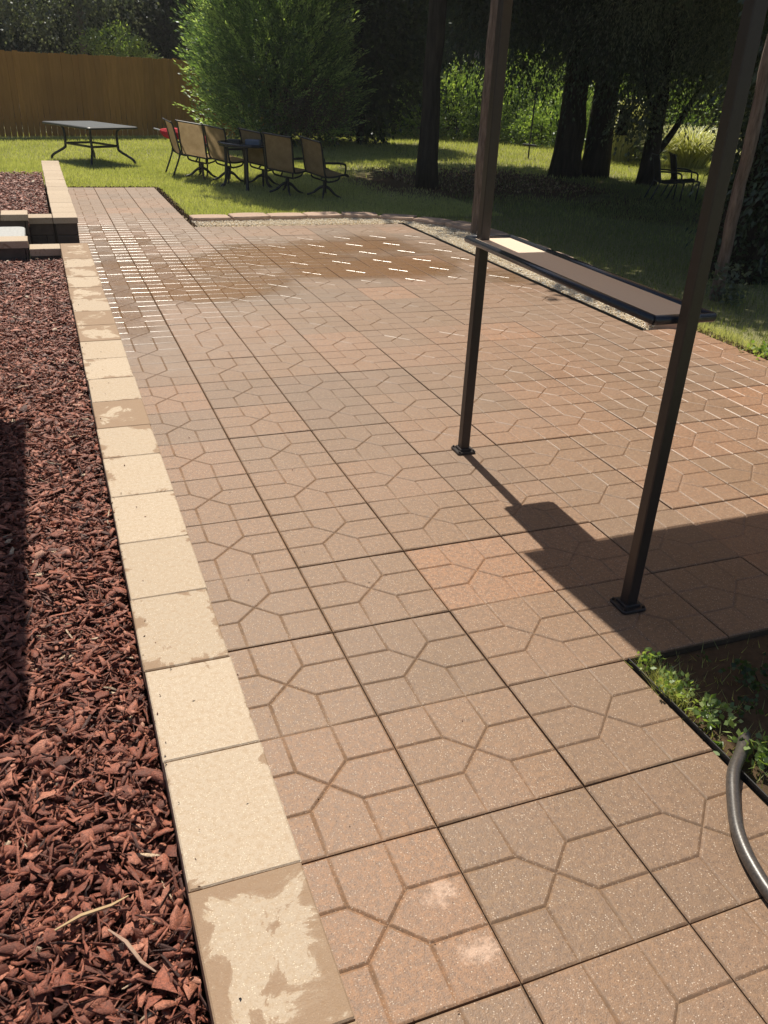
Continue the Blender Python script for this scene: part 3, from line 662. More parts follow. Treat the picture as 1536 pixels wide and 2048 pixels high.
# --- generic trees
def tree(name, label, x, y, h, r, cc, cr_, mat, n=1500, ll=.13, lw=.075, m=10, L=.5, droop=.2, group=None, limbs=(), bark='bark', lean=(0, 0), shell=.45, extra=None, vsh=0, cat='tree'):
    root = empty(name, (x, y, 0)); tag(root, label, cat, group)
    s = trunk_mb([(0, 0, -.05), (lean[0]*.3, lean[1]*.3, h*.3), (lean[0]*.7, lean[1]*.7, h*.65), (lean[0], lean[1], h)], r, limbs); s.build('trunk', M[bark], root, True)
    parts = []
    for c, q, frac in cc:
        O, D = ellip(int(n*frac), c, q, shell); parts.append(sprays(O, D*[1, 1, .6]+rng.normal(0, .4, D.shape), L, m, ll, lw, droop, 1.1, np.clip(rng.random(len(O))+vsh, 0, 1)))
    if extra: parts += extra
    crown('crown', parts, M[mat], root); return root
def hang(n, c, r, mat=None, L=(.4, .9), m=18, ll=.07, lw=.016, drp=1.3):
    O = rng.uniform(-1, 1, (n, 3))*np.array(r)+np.array(c); D = np.stack([rng.normal(-.1, .6, n), rng.normal(-.1, .6, n), rng.normal(-.35, .25, n)], 1)
    return sprays(O, D, rng.uniform(*L, n), m, ll, lw, drp, .6)
# right-hand dark trees; x,y in metres, crown centre relative to the trunk
tree('shade_tree', 'tall straight tree with a dark slim trunk standing left of the rough wooden pole', 6.15, 13.75, 7.5, (.17, .12), [((1.7, .2, 7.0), (2.4, 2.6, 2.2), 1), ((-1.5, 4.0, 6.6), (1.45, 1.7, 1.1), .6), ((-.7, 2.5, 6.4), (2.0, 1.15, .9), .7), ((-1.0, 3.3, 6.6), (2.0, 1.8, 1.3), .7), ((1.5, 3.4, 6.0), (2.4, 2.0, 1.6), .8)], None, 'leafdark', 2800, .17, .12,
     group='dark trees on the right')
tree('shade_tree', 'thickest tree trunk on the right, almost black, flaring at its base', 10.15, 15.55, 8, (.275, .22), [((.2, .2, 7.0), (3.2, 3.0, 2.8), 1), ((-1.6, .4, 3.7), (1.6, 1.3, .9), .25)], None, 'leafdark', 3200, .18, .13, limbs=[([(0, 0, 3.0), (-.9, -.1, 3.4), (-1.9, -.1, 3.0)], .10)], group='dark trees on the right', extra=[sprays(*ellip(900, (-1.5, 4.7, 6.6), (2.5, 1.5, 1.0), .3), .5, 10, .2, .15, .2, 1.1), hang(700, (-1.6, -.5, 3.1), (1.3, .7, .7), ll=.09, lw=.03), hang(700, (.3, -1.1, 3.3), (1.2, .5, .8), ll=.09, lw=.03)])
tree('shade_tree', 'thick dark tree trunk just right of the thickest one', 10.85, 15.5, 8, (.26, .21), [((1.0, -.8, 7.2), (3.0, 2.8, 2.8), 1)], None, 'leafdark', 3000, .18, .13, extra=[hang(700, (.5, -1.0, 3.0), (1.0, .5, .9), ll=.09, lw=.03)], group='dark trees on the right')
tree('drooping_cedar', 'drooping cedar on the right with a slim forked trunk', 11.25, 14.2, 6.5, (.16, .09), [((.4, -.2, 5.9), (2.8, 2.4, 1.9), 1)], None, 'leafcedar', 2400, .15, .07, limbs=[([(0, 0, .45), (.5, .1, .95), (1.1, .2, 1.9), (1.5, .2, 3.0)], .09), ([(0, 0, 1.2), (-.35, 0, 1.7), (-.7, .1, 2.6)], .06)],
     extra=[hang(1500, (-.2, -1.2, 3.9), (2.3, 1.3, .9)), hang(1100, (1.2, -1.6, 3.0), (1.4, 1.2, .8)), hang(130, (1.3, -.2, 2.0), (.9, .6, .75), L=(.2, .45), m=9, ll=.10, lw=.06, drp=.6), hang(160, (-.45, 0, 1.6), (.4, .4, .6), L=(.2, .4), m=8, ll=.09, lw=.055, drp=.5)])
tree('ivy_tree', 'dark ivy covered tree at the right edge behind the bare pole', 6.55, 6.25, 7, (.24, .18), [((2.2, .8, 5.8), (2.3, 2.3, 1.8), 1), ((.9, .5, 5.0), (1.1, 1.4, .9), .4)], None, 'leafdark', 2600, .13, .09,
     extra=[sprays(np.stack([.27*np.cos(a_), .27*np.sin(a_), z_], 1), np.stack([np.cos(a_), np.sin(a_), 0*a_+.2], 1), .10, 6, .055, .045, .3, 1.0) for a_, z_ in [(rng.uniform(0, 6.28, 1300), rng.uniform(0, 3.4, 1300))]]+[hang(900, (.35, -.25, 2.5), (.6, .4, 1.5), L=(.3, .7), m=14, ll=.08, lw=.03)])
tree('shade_tree', 'leafy tree outside the frame on the right shading the near lawn', 9.6, 8.6, 6.5, (.2, .12), [((-.9, 1.4, 6.0), (3.3, 3.2, 2.2), 1), ((-1.9, 1.1, 5.6), (1.5, 2.6, 1.3), .5)], None, 'leafdark', 3200, .17, .12, group='trees right of the frame')
tree('shade_tree', 'leafy tree outside the frame far to the right', 13.8, 10.5, 6.5, (.2, .12), [((-.6, 1.6, 5.8), (3.4, 3.2, 2.3), 1)], None, 'leafdark', 3000, .18, .13, group='trees right of the frame')

# --- trees beyond the fence and dark wood on the far side
protoA = tree('woodland_tree', 'dark leafy woodland tree at the far left above the fence', -3.4, 33.0, 6, (.22, .12), [((0, 0, 3.9), (3.0, 2.4, 2.9), 1), ((.4, -.8, 1.8), (2.4, 1.6, 1.5), .5)], None, 'leafA', 2600, .17, .12, vsh=-.15, group='woodland trees behind the fence')
labs = ['dark leafy woodland tree rising behind the left part of the fence', 'dark woodland tree behind the middle of the fence', 'dark woodland tree showing between the fence and the light green shrub', 'black-green woodland tree directly behind the light green shrub', 'dark woodland tree in the gap right of the light green shrub', 'dark woodland tree behind the sunny weeds', 'dark woodland tree behind the rough wooden pole', 'dark woodland tree behind the thickest trunks', 'dark woodland tree behind the drooping cedar', 'dark woodland tree at the far right behind the pampas grass']
spots = [(.4, 34), (4.3, 33), (8.0, 33), (11.2, 31.5), (14.2, 34.5), (16.2, 34), (20, 33), (23.5, 31), (26, 27), (30, 24)]
for i, (x, y) in enumerate(spots):
    o = copy_tree(protoA); o.location = (x, y, 0); o.rotation_euler = (0, 0, 1.1*i+.5); s = 1+.12*math.sin(i*2.3); o.scale = (s, s, s*1.05); o['label'] = labs[i]
tree('pale_tree', 'grey leaved tree with a slim pale trunk just behind the fence on the left', 1.36, 28.0, 5.6, (.13, .07), [((-.9, -.2, 3.6), (1.5, 1.0, 1.5), 1), ((.9, 0, 4.1), (1.2, 1.0, 1.2), .5)], None, 'leafgrey', 620, .10, .07, 12, .45, .7,
     limbs=[([(0, 0, 2.6), (-.3, -.1, 3.1), (-.55, -.1, 3.5)], .03), ([(0, 0, 2.8), (.35, -.1, 3.2), (.7, 0, 3.8)], .035), ([(0, 0, 3.0), (-.5, 0, 3.6), (-1.0, 0, 4.2)], .03)], bark='palebark', vsh=.25)
tree('small_tree', 'small bright yellow green leafy sapling peeking over the fence', 2.1, 27.0, 2.3, (.04, .02), [((0, 0, 2.15), (.75, .5, .38), 1), ((.5, 0, 1.8), (.6, .4, .3), .5)], None, 'leaflit', 240, .09, .045, 10, .4, .4, vsh=.1)
# dark small-leaved mass right of the shrub
tree('dark_bush', 'black green bushy tree filling the space right of the light green shrub', 8.3, 23.4, 5, (.10, .06), [((0, 0, 3.2), (1.9, 1.5, 2.9), 1), ((-1.2, .3, 2.6), (1.3, 1.0, 2.2), .5), ((-1.3, 2.0, 6.9), (1.7, 1.6, 1.6), .6)], None, 'leafdark', 3400, .13, .09, cat='bush')
# far wood, one mass
O, D = ellip(10, (0, 0, 0), (1, 1, 1)); Vv = []
xs_ = rng.uniform(-40, 62, 9000); yy = 38-.012*(xs_-5)**2+rng.uniform(-2.5, 2.5, 9000); zz = rng.random(9000)**.8*13
Vm, vm = sprays(np.stack([xs_, yy, zz], 1), rng.normal(0, 1, (9000, 3)), .8, 8, .55, .45, .3, 1.2)
tag(link('far_woods', fastmesh('far_woods', Vm, 4, {'v': vm*.6}), M['leafdark']), 'dark wall of distant woods closing the garden', 'woods', kind='stuff')

# --- sunny weeds and bushes
def bush(name, label, x, y, rx, ry, h, mat='leaflit', n=700, ll=.09, lw=.05, group=None, vsh=0, upw=.6, L=.5):
    root = empty(name, (x, y, -.03)); tag(root, label, 'bush', group)
    O, D = ellip(n, (0, 0, h*.42), (rx, ry, h*.50), .35); O[:, 2] = np.abs(O[:, 2])
    crown('foliage', [sprays(O, D+[0, 0, upw], L, 11, ll, lw, .25, .9, np.clip(rng.random(n)+vsh, 0, 1))], M[mat], root)
    s = MB()
    for k in range(5):
        a = k*1.3; s.tube([(.05*math.cos(a), .05*math.sin(a), 0), (rx*.4*math.cos(a), ry*.4*math.sin(a), h*.6)], .012, 5)
    s.build('stem', M['bark'], root); return root
G = 'sunlit bushes at the back of the garden'
bush('weed_bush', 'sunlit pale green bush behind the lawn, left of the straight tree', 10.1, 26.5, 1.3, .9, 1.75, group=G)
bush('weed_bush', 'tall feathery sunlit weeds just right of the straight tree', 12.5, 26, 1.1, .9, 2.1, n=700, group=G)
bush('weed_bush', 'bright bush between the straight tree and the rough pole', 13.6, 25.4, 1.2, .9, 1.9, group=G, vsh=.1)
bush('weed_bush', 'tall bright bush just right of the rough wooden pole', 14.8, 26, 1.4, 1.0, 2.9, n=1100, group=G, vsh=.05)
bush('weed_bush', 'rounded grey green bush low beside the feeder pole', 14.3, 23.6, .8, .7, 1.0, group=G, n=420)
bush('weed_bush', 'yellow green grassy bush left of the thickest trunk', 15.6, 23.8, 1.0, .9, 1.6, group=G, vsh=.15, n=700)
bush('weed_bush', 'sunlit bush glimpsed between the two thick trunks', 17.4, 24, 1.0, .8, 2.2, group=G)
bush('weed_bush', 'low broad leaved bush right of the thick trunks', 14.6, 19.6, .75, .6, .75, mat='leafgrey', n=300, ll=.12, lw=.07, vsh=.25)
bush('weed_bush', 'bright leafy bush behind the forked cedar trunk', 17.2, 21.5, 1.2, .9, 2.0, group=G, vsh=.1)
def pampas(x, y, r, h, n, lab):
    root = empty('pampas_grass', (x, y, -.03)); tag(root, lab, 'ornamental grass', 'clumps of ornamental grass')
    V_, v_ = [], []
    a = rng.uniform(0, 2*np.pi, n); rr = rng.random(n)*.28*r; reach = rng.uniform(.5, 1.1, n)*r; hh = rng.uniform(.5, 1.05, n)*h; k = 6
    P = []
    for j in range(k+1):
        t = j/k; rad = rr+reach*t**1.3; zz_ = hh*(2.1*t-1.35*t*t)/.82
        P.append(np.stack([rad*np.cos(a), rad*np.sin(a), zz_], 1))
    side = np.stack([-np.sin(a), np.cos(a), 0*a], 1)
    for j in range(k):
        w0 = .014*(1-.75*(j/k)); w1 = .014*(1-.75*((j+1)/k)); V_.append(np.stack([P[j]-side*w0, P[j]+side*w0, P[j+1]+side*w1, P[j+1]-side*w1], 1)); v_.append(rng.random(n)*.6+.4*j/k)
    crown('blades', [(np.concatenate(V_), np.concatenate(v_))], M['pampas'], root); return root
pampas(14.9, 17.5, 1.55, .95, 1000, 'big arching clump of straw green ornamental grass at the right')
pampas(14.0, 19.0, .9, 1.5, 650, 'upright clump of ornamental grass between thick trunk and forked cedar')

# ------------------------------------------------------------ wooden fence
fn = empty('wooden_fence', (0, 0, 0)); tag(fn, 'tall brown stained wooden picket fence closing the back of the sunny lawn', 'fence')
p0 = Vector((-3.6, 22.46, 0)); dirf = Vector((5.07, 1.64, 0)).normalized(); ang = math.atan2(dirf.y, dirf.x)
for k in range(78):
    w = .143; g = random.uniform(.004, .009) if random.random() < .5 else random.uniform(.018, .032); h = 1.87+random.gauss(0, .012); c = .022
    s = MB(); hw = w/2-.0012
    prof = [(-hw+g*.5, 0), (hw-g*.5, 0), (hw, h*random.uniform(.42, .62)), (hw, h-c), (hw-c, h), (-hw+c, h), (-hw, h-c), (-hw, h*.5)]
    n = 8; vs = [(p[0], -.009, p[1]) for p in prof]+[(p[0], .009, p[1]) for p in prof]
    s.add(vs, [tuple(range(n)), tuple(range(2*n-1, n-1, -1))]+[(i, i+n, (i+1) % n+n, (i+1) % n) for i in range(n)])
    o = s.build('picket', M['fence'], fn); q = p0+dirf*(k*w); o.location = (q.x, q.y, -.02); o.rotation_euler = (random.gauss(0, .004), random.gauss(0, .003), ang)
for z in (.35, 1.0, 1.6):
    s = MB(); q = p0+dirf*(5.5)+Vector((-dirf.y, dirf.x, 0))*.028; s.box((0, 0, 0), (11.2, .035, .085)); o = s.build('rail', M['fence'], fn); o.location = (q.x, q.y, z); o.rotation_euler = (0, 0, ang)

# ------------------------------------------------------------ dining table on the lawn
def dtable():
    R0 = empty('patio_table', (.72, 17.62, 0), math.radians(-63)); tag(R0, 'large rectangular black patio table alone on the sunlit grass', 'table')
    z = .655; hx, hy = .84, .52
    s = MB(); s.prism(rrect(-hx, hx, -hy, hy, .05), z-.012, z, .003); s.build('tabletop', M['tabletop'], R0)
    s = MB(); c = rrect(-hx, hx, -hy, hy, .05); s.tube([(p[0], p[1], z-.022) for p in c]+[(c[0][0], c[0][1], z-.022)], .020, 6); s.build('table_frame', M['blackmetal'], R0)
    fx, fy = .60, .50
    for sx in (-1, 1):
        for sy_ in (-1, 1):
            pts = [(sx*.68, sy_*.38, z-.02), (sx*.55, sy_*.31, z-.05), (sx*.48, sy_*.28, z-.14), (sx*.48, sy_*.28, .27), (sx*.51, sy_*.30, .20), (sx*.70, sy_*.44, .07), (sx*.74, sy_*.47, -.02)]
            s = MB(); s.tube(spline(pts, 4), .024, 8); s.build('leg', M['blackmetal'], R0, True)
    s = MB(); 
    cs = [(.48, .28), (-.48, .28), (-.48, -.28), (.48, -.28)]
    for i in range(4): a, c2 = cs[i], cs[(i+1) % 4]; s.tube([(a[0], a[1], .29), (c2[0], c2[1], .29)], .021, 6)
    s.build('stretcher', M['blackmetal'], R0)
dtable()

# ------------------------------------------------------------ sling chairs
def chair(swivel, loc, heading, lab, tilt=0.0, sc=1.0):
    slm = M['sling'] if loc[0] < 6 else M['darksling']
    R0 = empty('sling_chair', loc, -heading); tag(R0, lab, 'chair', 'sling chairs in the group on the grass' if loc[0] < 6 else 'shaded chairs under the right trees')
    R0.scale = (sc, sc, sc); R0.rotation_euler = (0, tilt, -heading)
    w = .27; prof = [(-.40, .93), (-.36, .90), (-.31, .72), (-.27, .55), (-.235, .42), (-.20, .375), (-.10, .365), (.05, .375), (.20, .395), (.27, .39), (.30, .365)]
    P = spline([(0, p[0], p[1]) for p in prof], 3)
    for sx in (-1, 1):
        s = MB(); s.tube([(sx*w, p.y, p.z) for p in P], .0165, 8); s.build('side_frame', M['blackmetal'], R0, True)
        s = MB(); s.tube(spline([(sx*(w+.01), -.285, .60), (sx*(w+.035), -.12, .60), (sx*(w+.04), .08, .59), (sx*(w+.03), .19, .55), (sx*(w+.005), .21, .41)], 4), .014, 8, flat=1.4); s.build('armrest', M['blackmetal'], R0, True)
    for yy_, zz_ in ((P[1].y, P[1].z), (-.235, .37), (.27, .37)):
        s = MB(); s.tube([(-w, yy_, zz_), (w, yy_, zz_)], .014, 6); s.build('cross_bar', M['blackmetal'], R0)
    s = MB(); vs = []; K = len(P)-3
    for i in range(1, K):
        sag = .012*math.sin(math.pi*i/K)
        for u in (-1, -.5, 0, .5, 1): vs.append((u*(w-.010), P[i].y-(.006 if u in (-.5, .5) else .009 if u == 0 else 0)*.6, P[i].z-(sag if abs(u) < 1 else 0)))
    s.add(vs, [(i*5+j, i*5+j+1, (i+1)*5+j+1, (i+1)*5+j) for i in range(K-2) for j in range(4)]); s.build('sling', slm, R0, True)
    if swivel:
        s = MB()
        for sx in (-1, 1): s.tube(spline([(sx*.20, .16, .375), (sx*.19, .13, .30), (sx*.12, .0, .255), (0, 0, .25)], 4), .015, 6); s.tube(spline([(sx*.20, -.16, .37), (sx*.19, -.13, .29), (sx*.12, 0, .25), (0, 0, .25)], 4), .015, 6)
        s.build('rocker_bracket', M['blackmetal'], R0, True)
        s = MB(); s.tube([(0, 0, .12), (0, 0, .26)], .034, 10); s.build('hub', M['blackmetal'], R0, True)
        for k in range(4):
            a = math.pi/4+k*math.pi/2; ca, sa = math.cos(a), math.sin(a)
            s = MB(); s.tube(spline([(.0, 0, .17), (.09*ca, .09*sa, .13), (.19*ca, .19*sa, .045), (.30*ca, .30*sa, .0)], 4), [.026]*4+[.022]*4+[.017]*5, 6); s.build('leg', M['blackmetal'], R0, True)
    else:
        for sx in (-1, 1):
            s = MB(); s.tube(spline([(sx*w, -.24, .43), (sx*w, -.27, .30), (sx*w, -.40, -.02)], 4), .016, 8); s.build('leg', M['blackmetal'], R0, True)
            s = MB(); s.tube([(sx*w, .28, .38), (sx*w, .26, -.02)], .016, 8); s.build('leg', M['blackmetal'], R0, True)
    return R0
rad = math.radians
chair(False, (2.25, 15.50, 0), rad(84), 'high backed tan sling chair at the left end of the group, seen side on', rad(3), .94)
chair(True, (2.37, 14.95, 0), rad(46), 'big tan swivel sling chair in full sun, second from the left', rad(4), .96)
chair(True, (2.74, 14.40, 0), rad(60), 'swivel sling chair behind the black round table', rad(4), .93)
chair(True, (3.24, 14.0, 0), rad(58), 'shaded sling chair right behind the right leg of the black round table', rad(4), .91)
chair(True, (3.36, 12.9, 0), rad(48), 'brightly lit tan sling chair right of the round table, its seat in a sun patch', rad(4), .93)
chair(True, (3.86, 12.5, 0), rad(68), 'rightmost sling chair of the group, deep in the tree shade', rad(5), .90)
chair(False, (9.95, 11.9, 0), rad(114), 'left one of two dark chairs in front of the ornamental grass', 0, .78)
chair(False, (10.42, 12.05, 0), rad(116), 'second dark chair in front of the ornamental grass', 0, .78)
chair(False, (10.3, 10.7, 0), rad(-70), 'dark chair half hidden behind the right shelf post', 0, .80)

# round table with curved rim
def rtable():
    R0 = empty('round_table', (2.88, 13.66, 0), 0); tag(R0, 'black round bar table with a raised rim and flared legs among the chairs', 'table')
    z = .655; n = 28; s = MB(); c = [(.43*math.cos(2*math.pi*i/n), .43*math.sin(2*math.pi*i/n)) for i in range(n)]; s.prism(c, z-.035, z-.018, .003); s.build('tabletop', M['blackmetal'], R0)
    s = MB(); s.tube([(p[0], p[1], z-.012+.02*max(0, -p[0])/.43) for p in c]+[(c[0][0], c[0][1], z-.012)], .020, 8, False); s.build('rim', M['rim'], R0, True)
    for k in range(4):
        a = math.radians(170+k*90); ca, sa = math.cos(a), math.sin(a); e = .05
        pts = [(.33*ca, .33*sa, z-.03), (.32*ca, .32*sa, .40), (.33*ca, .33*sa, .12), (.36*ca, .36*sa, .04), (.42*ca, .42*sa, -.02)]
        s = MB(); s.tube(spline(pts, 4), .026, 8); s.build('leg', M['blackmetal'], R0, True)
    return R0
rtable()
b = MB(); b.box((0, 0, .04), (.24, .17, .085), 0, .012); o = b.build('metal_box', simple('slate_blue_box', (.12, .15, .21), .35, .5)); o.location = (3.00, 13.60, .640); o.rotation_euler = (0, 0, -.5); tag(o, 'small slate blue box on the right side of the round table', 'box')
b = MB(); b.box((0, 0, .035), (.22, .15, .075), 0, .012); o = b.build('metal_box', M['blackmetal']); o.location = (2.72, 13.76, .640); o.rotation_euler = (0, 0, -.4); tag(o, 'small black box on the left side of the round table', 'box')
# folded red umbrella across the chairs
um = empty('folded_umbrella', (0, 0, 0)); tag(um, 'folded red umbrella lying across the left chairs, grey pole tip sticking out', 'umbrella')
a, c = Vector((1.86, 16.06, .67)), Vector((2.74, 15.02, .50)); d = (c-a).normalized()
b = MB(); b.tube([a-d*.16, a+d*.1], .014, 8); b.build('pole', M['steel'], um)
b = MB(); L = (c-a).length; k = 14
b.tube([a+d*(L*i/k)+Vector((0, 0, -.02*math.sin(i*1.1))) for i in range(k+1)], [.03, .075, .095, .10, .09, .10, .09, .085, .09, .08, .085, .075, .08, .065, .04], 9); b.build('canopy', M['redcloth'], um)

# ------------------------------------------------------------ grill gazebo: posts, roof, shelf
gz = empty('grill_gazebo', (1.6, 1.95, 0)); tag(gz, 'dark bronze metal gazebo with a narrow bar shelf between its two near posts', 'gazebo')
def loc_(o, x, y, z): o.location = (x-1.6, y-1.95, z)
px_ = [(1.613, 2.715), (1.582, 1.195), (4.03, 2.66), (4.0, 1.14)]
for (x, y) in px_:
    s = MB(); s.box((0, 0, 1.13), (.048, .048, 2.26), 0, .004); o = s.build('post', M['black'], gz); loc_(o, x, y, .003); o.rotation_euler = (0, 0, rad(-1.2))
    s = MB(); s.prism(rrect(-.052, .052, -.052, .052, .012), 0, .010, .003); s.prism(rrect(-.034, .034, -.034, .034, .006), .010, .022, .003)
    q = s.build('base_plate', M['black'], o); q.location = (0, 0, -.001)
    for bx, by in ((-.04, -.04), (.04, .04), (-.04, .04), (.04, -.04)):
        s = MB(); s.tube([(bx, by, .008), (bx, by, .018)], .006, 6); s.build('bolt', M['black'], q)
sh = empty('bar_shelf', (0, 0, 0)); sh.parent = gz; sh.location = (0, 0, 0)
cs = [(1.500, 1.262), (1.766, 1.256), (1.800, 2.768), (1.536, 2.775)]
cs = [(p[0]-1.6, p[1]-1.95) for p in cs]
def lerp2(p, c0, k): return (p[0]+(c0[0]-p[0])*k, p[1]+(c0[1]-p[1])*k)
cc_ = (sum(p[0] for p in cs)/4, sum(p[1] for p in cs)/4); r_ = .016
ins_ = inset(cs, [r_]*4)
s = MB(); ring = ins_+[ins_[0]]
for i in range(4): 
    a, c = Vector((*ins_[i], 1.084)), Vector((*ins_[(i+1) % 4], 1.084)); s.tube([a, c], r_, 12, True)
s.build('shelf_rim', M['rim'], sh, True)
inn = inset(cs, [.028]*4); s = MB(); s.prism(inn, 1.078, 1.088, 0); s.build('shelf_panel', M['shelf'], sh)
s = MB(); s.prism(inset(cs, [.02]*4), 1.066, 1.0775); s.build('shelf_tray', M['black'], sh)
# roof: eaves frame, lower hip and small raised top
ex0, ex1, ey0, ey1, ez = 1.460, 4.25, .80, 3.165, 2.30
rf = MB(); C_ = [(ex0+.17, ey0), (ex1, ey0), (ex1, ey1), (ex0, ey1)]; C_ = [(p[0]-1.6, p[1]-1.95) for p in C_]
t_ = [(p[0]*.34+1.218*.66, p[1]*.34) for p in C_]
rf.add([(*p, ez) for p in C_]+[(*p, ez+.46) for p in t_]+[(*p, ez-.03) for p in C_], [(0, 1, 5, 4), (1, 2, 6, 5), (2, 3, 7, 6), (3, 0, 4, 7), (0, 8, 9, 1), (1, 9, 10, 2), (2, 10, 11, 3), (3, 11, 8, 0), (4, 5, 6, 7)])
rf.f.remove((4, 5, 6, 7)); rf.build('roof', M['roofpanel'], gz)
t2 = [(1.218+(p[0]-1.218)*.42, p[1]*.42) for p in C_]; rf = MB(); rf.add([(*p, ez+.50) for p in t2]+[(1.218, 0, ez+.72)], [(0, 1, 4), (1, 2, 4), (2, 3, 4), (3, 0, 4), (3, 2, 1, 0)]); rf.f.pop(); rf.build('roof_vent', M['roofpanel'], gz)
s = MB(); ctr = [(p[0]-1.6, p[1]-1.95) for p in (px_[1], px_[3], px_[2], px_[0])]
for i in range(4):
    a, c = ctr[i], ctr[(i+1) % 4]; mx, my = (a[0]+c[0])/2, (a[1]+c[1])/2; s.box((mx, my, 2.235), (math.hypot(c[0]-a[0], c[1]-a[1])-.05, .036, .05), math.atan2(c[1]-a[1], c[0]-a[0]))
s.build('beam', M['black'], gz)

# ------------------------------------------------------------ poles, added shade canopy, hose, small things
def logpole(lab, x, y, r, h):
    s = MB(); n = 18; P = [(random.gauss(0, .004)+.004*math.sin(i), random.gauss(0, .004), -.05+h*i/n) for i in range(n+1)]; s.tube(P, [r*(1+.05*math.sin(i*1.7)+random.gauss(0, .012)) for i in range(n+1)], 12)
    o = s.build('wooden_pole', M['polewood']); o.location = (x, y, 0); tag(o, lab, 'pole'); return o
logpole('rough weathered wooden pole standing behind the left shelf post', 4.80, 8.97, .088, 3.4)
logpole('slim bare wooden pole right of the right shelf post', 5.60, 5.45, .055, 3.2)
pc = empty('unseen_canopy', (-1.2, 4.4, .15)); tag(pc, 'unseen canopy on a column, added to shade the left edge of the mulch bed', 'unseen_canopy')  # out of view, added to cast a shadow on the bed's left side
s = MB(); s.box((0, 0, 1.15), (.14, .14, 2.3), 0, .01); s.box((0, 0, .1), (.2, .2, .2), 0, .01); s.build('column', M['unseen_canopy'], pc)
s = MB(); s.box((-.78, -.83, 2.37), (3.06, 2.2, .12), 0, .01); s.build('canopy', M['unseen_canopy'], pc)
hp = [(1.500, .470, .012), (1.425, .408, .020), (1.34, .345, .024), (1.268, .262, .020), (1.20, .165, .019), (1.158, .06, .019), (1.137, -.07, .019), (1.15, -.25, .019), (1.22, -.5, .019)]
s = MB(); HP = spline(hp, 8); s.tube(HP, [.0165]*2+[.0185]*(len(HP)-2), 16); o = s.build('drain_hose', M['hose'], None, True); tag(o, 'thick glossy black hose curving over the paver edge at lower right', 'hose')
# feeder pole with cross bar
fp = empty('feeder_pole', (11.5, 19.5, 0)); tag(fp, 'thin dark pole with a small cross bar in front of the sunny bushes', 'pole')
s = MB(); s.tube([(0, 0, -.04), (.0, 0, .7), (.02, 0, 1.6)], .022, 6); s.build('pole', M['blackmetal'], fp)
s = MB(); s.tube([(-.17, .06, .30), (.17, -.06, .28)], .03, 6); s.build('cross_bar', M['blackmetal'], fp)
bh = empty('hanging_birdhouse', (10.96, 14.9, .83)); tag(bh, 'dark box shaped birdhouse hanging between the thick trunk and the forked cedar', 'birdhouse')
s = MB(); s.box((0, 0, .24), (.17, .17, .46), .4, .008); s.build('box', M['bark'], bh)
s = MB(); s.prism([(-.13, -.13), (.13, -.13), (.13, .13), (-.13, .13)], .475, .50); s.build('lid', M['bark'], bh)
s = MB(); s.tube([(0, 0, .5), (.02, 0, 2.6)], .006, 5); s.build('hanger', M['blackmetal'], bh)
st_ = MB(); st_.tube([(0, 0, -.05), (.05, 0, .8), (.12, 0, 1.9)], [.20, .15, .12], 9); o = st_.build('dead_trunk', M['palebark'], None, True); o.location = (14.05, 28.3, 0); o.scale = (1, 1, 1.35); tag(o, 'pale broken dead trunk behind the sunny weeds left of the rough pole', 'tree trunk')

# near weeds along the edging: small broad leaves
def weed(lab, x, y, r, n, ll, lw, mat='leaflit', h=.05):
    root = empty('weed_plant', (x, y, -.03)); tag(root, lab, 'weed', 'weeds along the black edging')
    O = np.stack([rng.normal(0, r, n), rng.normal(0, r, n), rng.uniform(.02, h+.02, n)], 1); D = np.stack([rng.normal(0, 1, n), rng.normal(0, 1, n), rng.uniform(.2, 1, n)], 1)
    crown('leaves', [sprays(O, D, .035, 5, ll, lw, .2, 1.3)], M[mat], root)
    s = MB()
    s.tube([(0, 0, 0), (r*.3, r*.2, h*.5), (r*.2, r*.4, h)], .0018, 4); s.build('stem', M['bark'], root)
weed('leafy weed beside the open end of the black hose', 1.475, .40, .030, 30, .024, .020)
weed('low clover like weed in the middle of the grassy edge', 1.46, .58, .035, 30, .020, .017)
weed('small weed tuft nearest the inner paver corner', 1.43, .86, .025, 22, .020, .015)
weed('tiny pale weed by the edging below the paver corner', 1.44, .72, .03, 26, .020, .015)
weed('sprawling weed at the far right end of the hose edge', 1.50, .20, .035, 24, .020, .017)
weed('shaded ground weed inside the gazebo shade', 1.72, .66, .08, 40, .02, .018, 'leafA')
weed('small leafy weed at the sunny right corner of the patio', 4.70, 3.75, .08, 60, .04, .028)
weed('straggly weed at the foot of the slim bare pole', 5.55, 5.25, .10, 60, .05, .03, 'leafgrey', .35)
b = MB(); b.add([(3*T+.02, -1.5, -.030), (3.2, -1.5, -.030), (3.2, 2*T-.004, -.030), (3*T+.02, 2*T-.004, -.030)], [(0, 1, 2, 3)])
tag(b.build('bare_soil', simple('edge_soil', (.10, .065, .038), .95, .1, 35, (.05, .034, .02), .8, .8, .01)), kind='structure')
# dry grass tuft
tb = blades('t', 420, lambda n: np.stack([rng.normal(1.425, .018, n), rng.normal(.74, .05, n)], 1), .075, .0016, lean=1.3, vsh=.45)
tag(link('dry_grass_tuft', fastmesh('dry_grass_tuft', tb[0], 3, {'v': tb[1]}), M['grass']), 'straw coloured grass tuft leaning over the black edging', 'grass tuft')
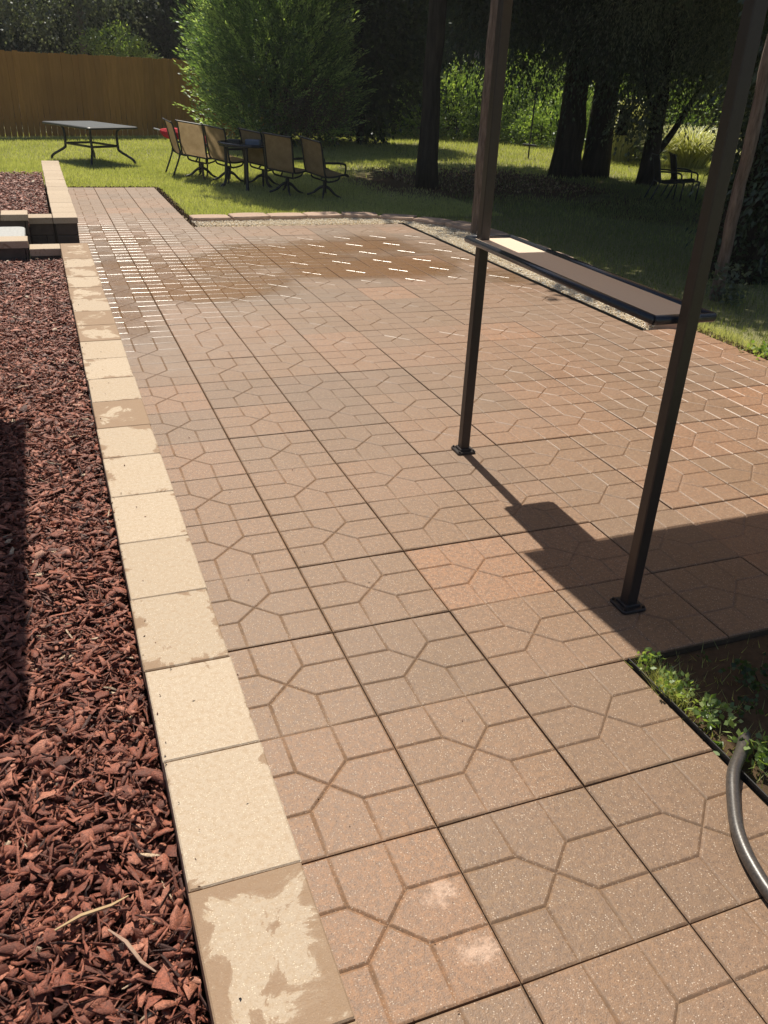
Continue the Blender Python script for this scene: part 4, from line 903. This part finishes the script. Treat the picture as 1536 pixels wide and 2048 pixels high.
# leaf litter and crumbs at lawn edges
def litter(n, f, s=.012):
    P = f(n); N = len(P); sc_ = rng.uniform(.5, 1.4, (N, 1, 1))*s
    return instmesh('leaf_litter', [(1, 0, 0), (-.9, .1, .1), (0, .5, -.05), (.1, -.55, .1)], [(0, 2, 1), (0, 1, 3)], randrot(N)*sc_, np.column_stack([P, np.full(N, .003)-.02]), rng.random(N))
NB = 260; Pm = np.concatenate([np.stack([rng.uniform(XL, XL+.20*rng.random(NB//2)**2+.001, NB//2), rng.uniform(-.3, 7, NB//2), np.full(NB//2, HZ+.003)], 1), np.stack([.03+rng.exponential(.25, NB//2), rng.uniform(-.3, 9, NB//2), np.full(NB//2, .003)], 1)])
tag(link('mulch_crumbs', instmesh('mulch_crumbs', [(1, 0, 0), (-.9, .3, .1), (0, .5, -.05), (.1, -.45, .15)], [(0, 2, 1), (0, 1, 3), (0, 3, 2), (1, 2, 3)], randrot(NB)*rng.uniform(.002, .006, (NB, 1, 1)), Pm, rng.random(NB)*.8), M['mulch']), 'tiny mulch crumbs scattered on the cream caps and the pavers', 'mulch', kind='stuff')
LP_ = lambda n: np.concatenate([np.stack([rng.normal(1.43, .02, n//2), rng.uniform(9.9, 13.6, n//2)], 1), np.stack([rng.uniform(.05, 1.4, n//4), rng.normal(13.64, .03, n//4)], 1), np.stack([rng.uniform(6, 9.5, n), rng.uniform(13, 17, n)], 1), np.stack([rng.normal(4.62, .03, n//4), rng.uniform(3.3, 4.6, n//4)], 1)])
tag(link('leaf_litter', litter(2600, LP_, .028), m_attrcol('dry_leaf', [(0, (.08, .045, .025)), (.6, (.22, .14, .08)), (1, (.42, .32, .2))], .8, .2)), 'dry brown leaf litter along lawn edges and under the trees', 'leaf litter', kind='stuff')

# ------------------------------------------------------------ haze: one closed air volume, added to imitate lens glare
hb = MB(); hb.box((11, 20, 8.5), (116, 82, 20)); ho = hb.build('veil', None)
hm = bpy.data.materials.new('glare_veil'); hm.use_nodes = True; hm.node_tree.nodes.clear()
pv = hm.node_tree.nodes.new('ShaderNodeVolumePrincipled'); ou = hm.node_tree.nodes.new('ShaderNodeOutputMaterial')
pv.inputs['Color'].default_value = (.90, .93, .95, 1); pv.inputs['Density'].default_value = .0008; pv.inputs['Anisotropy'].default_value = .35
hm.node_tree.links.new(pv.outputs[0], ou.inputs['Volume']); ho.data.materials.append(hm); tag(ho, 'thin bright haze added over the garden to imitate lens glare', 'veil', kind='stuff')
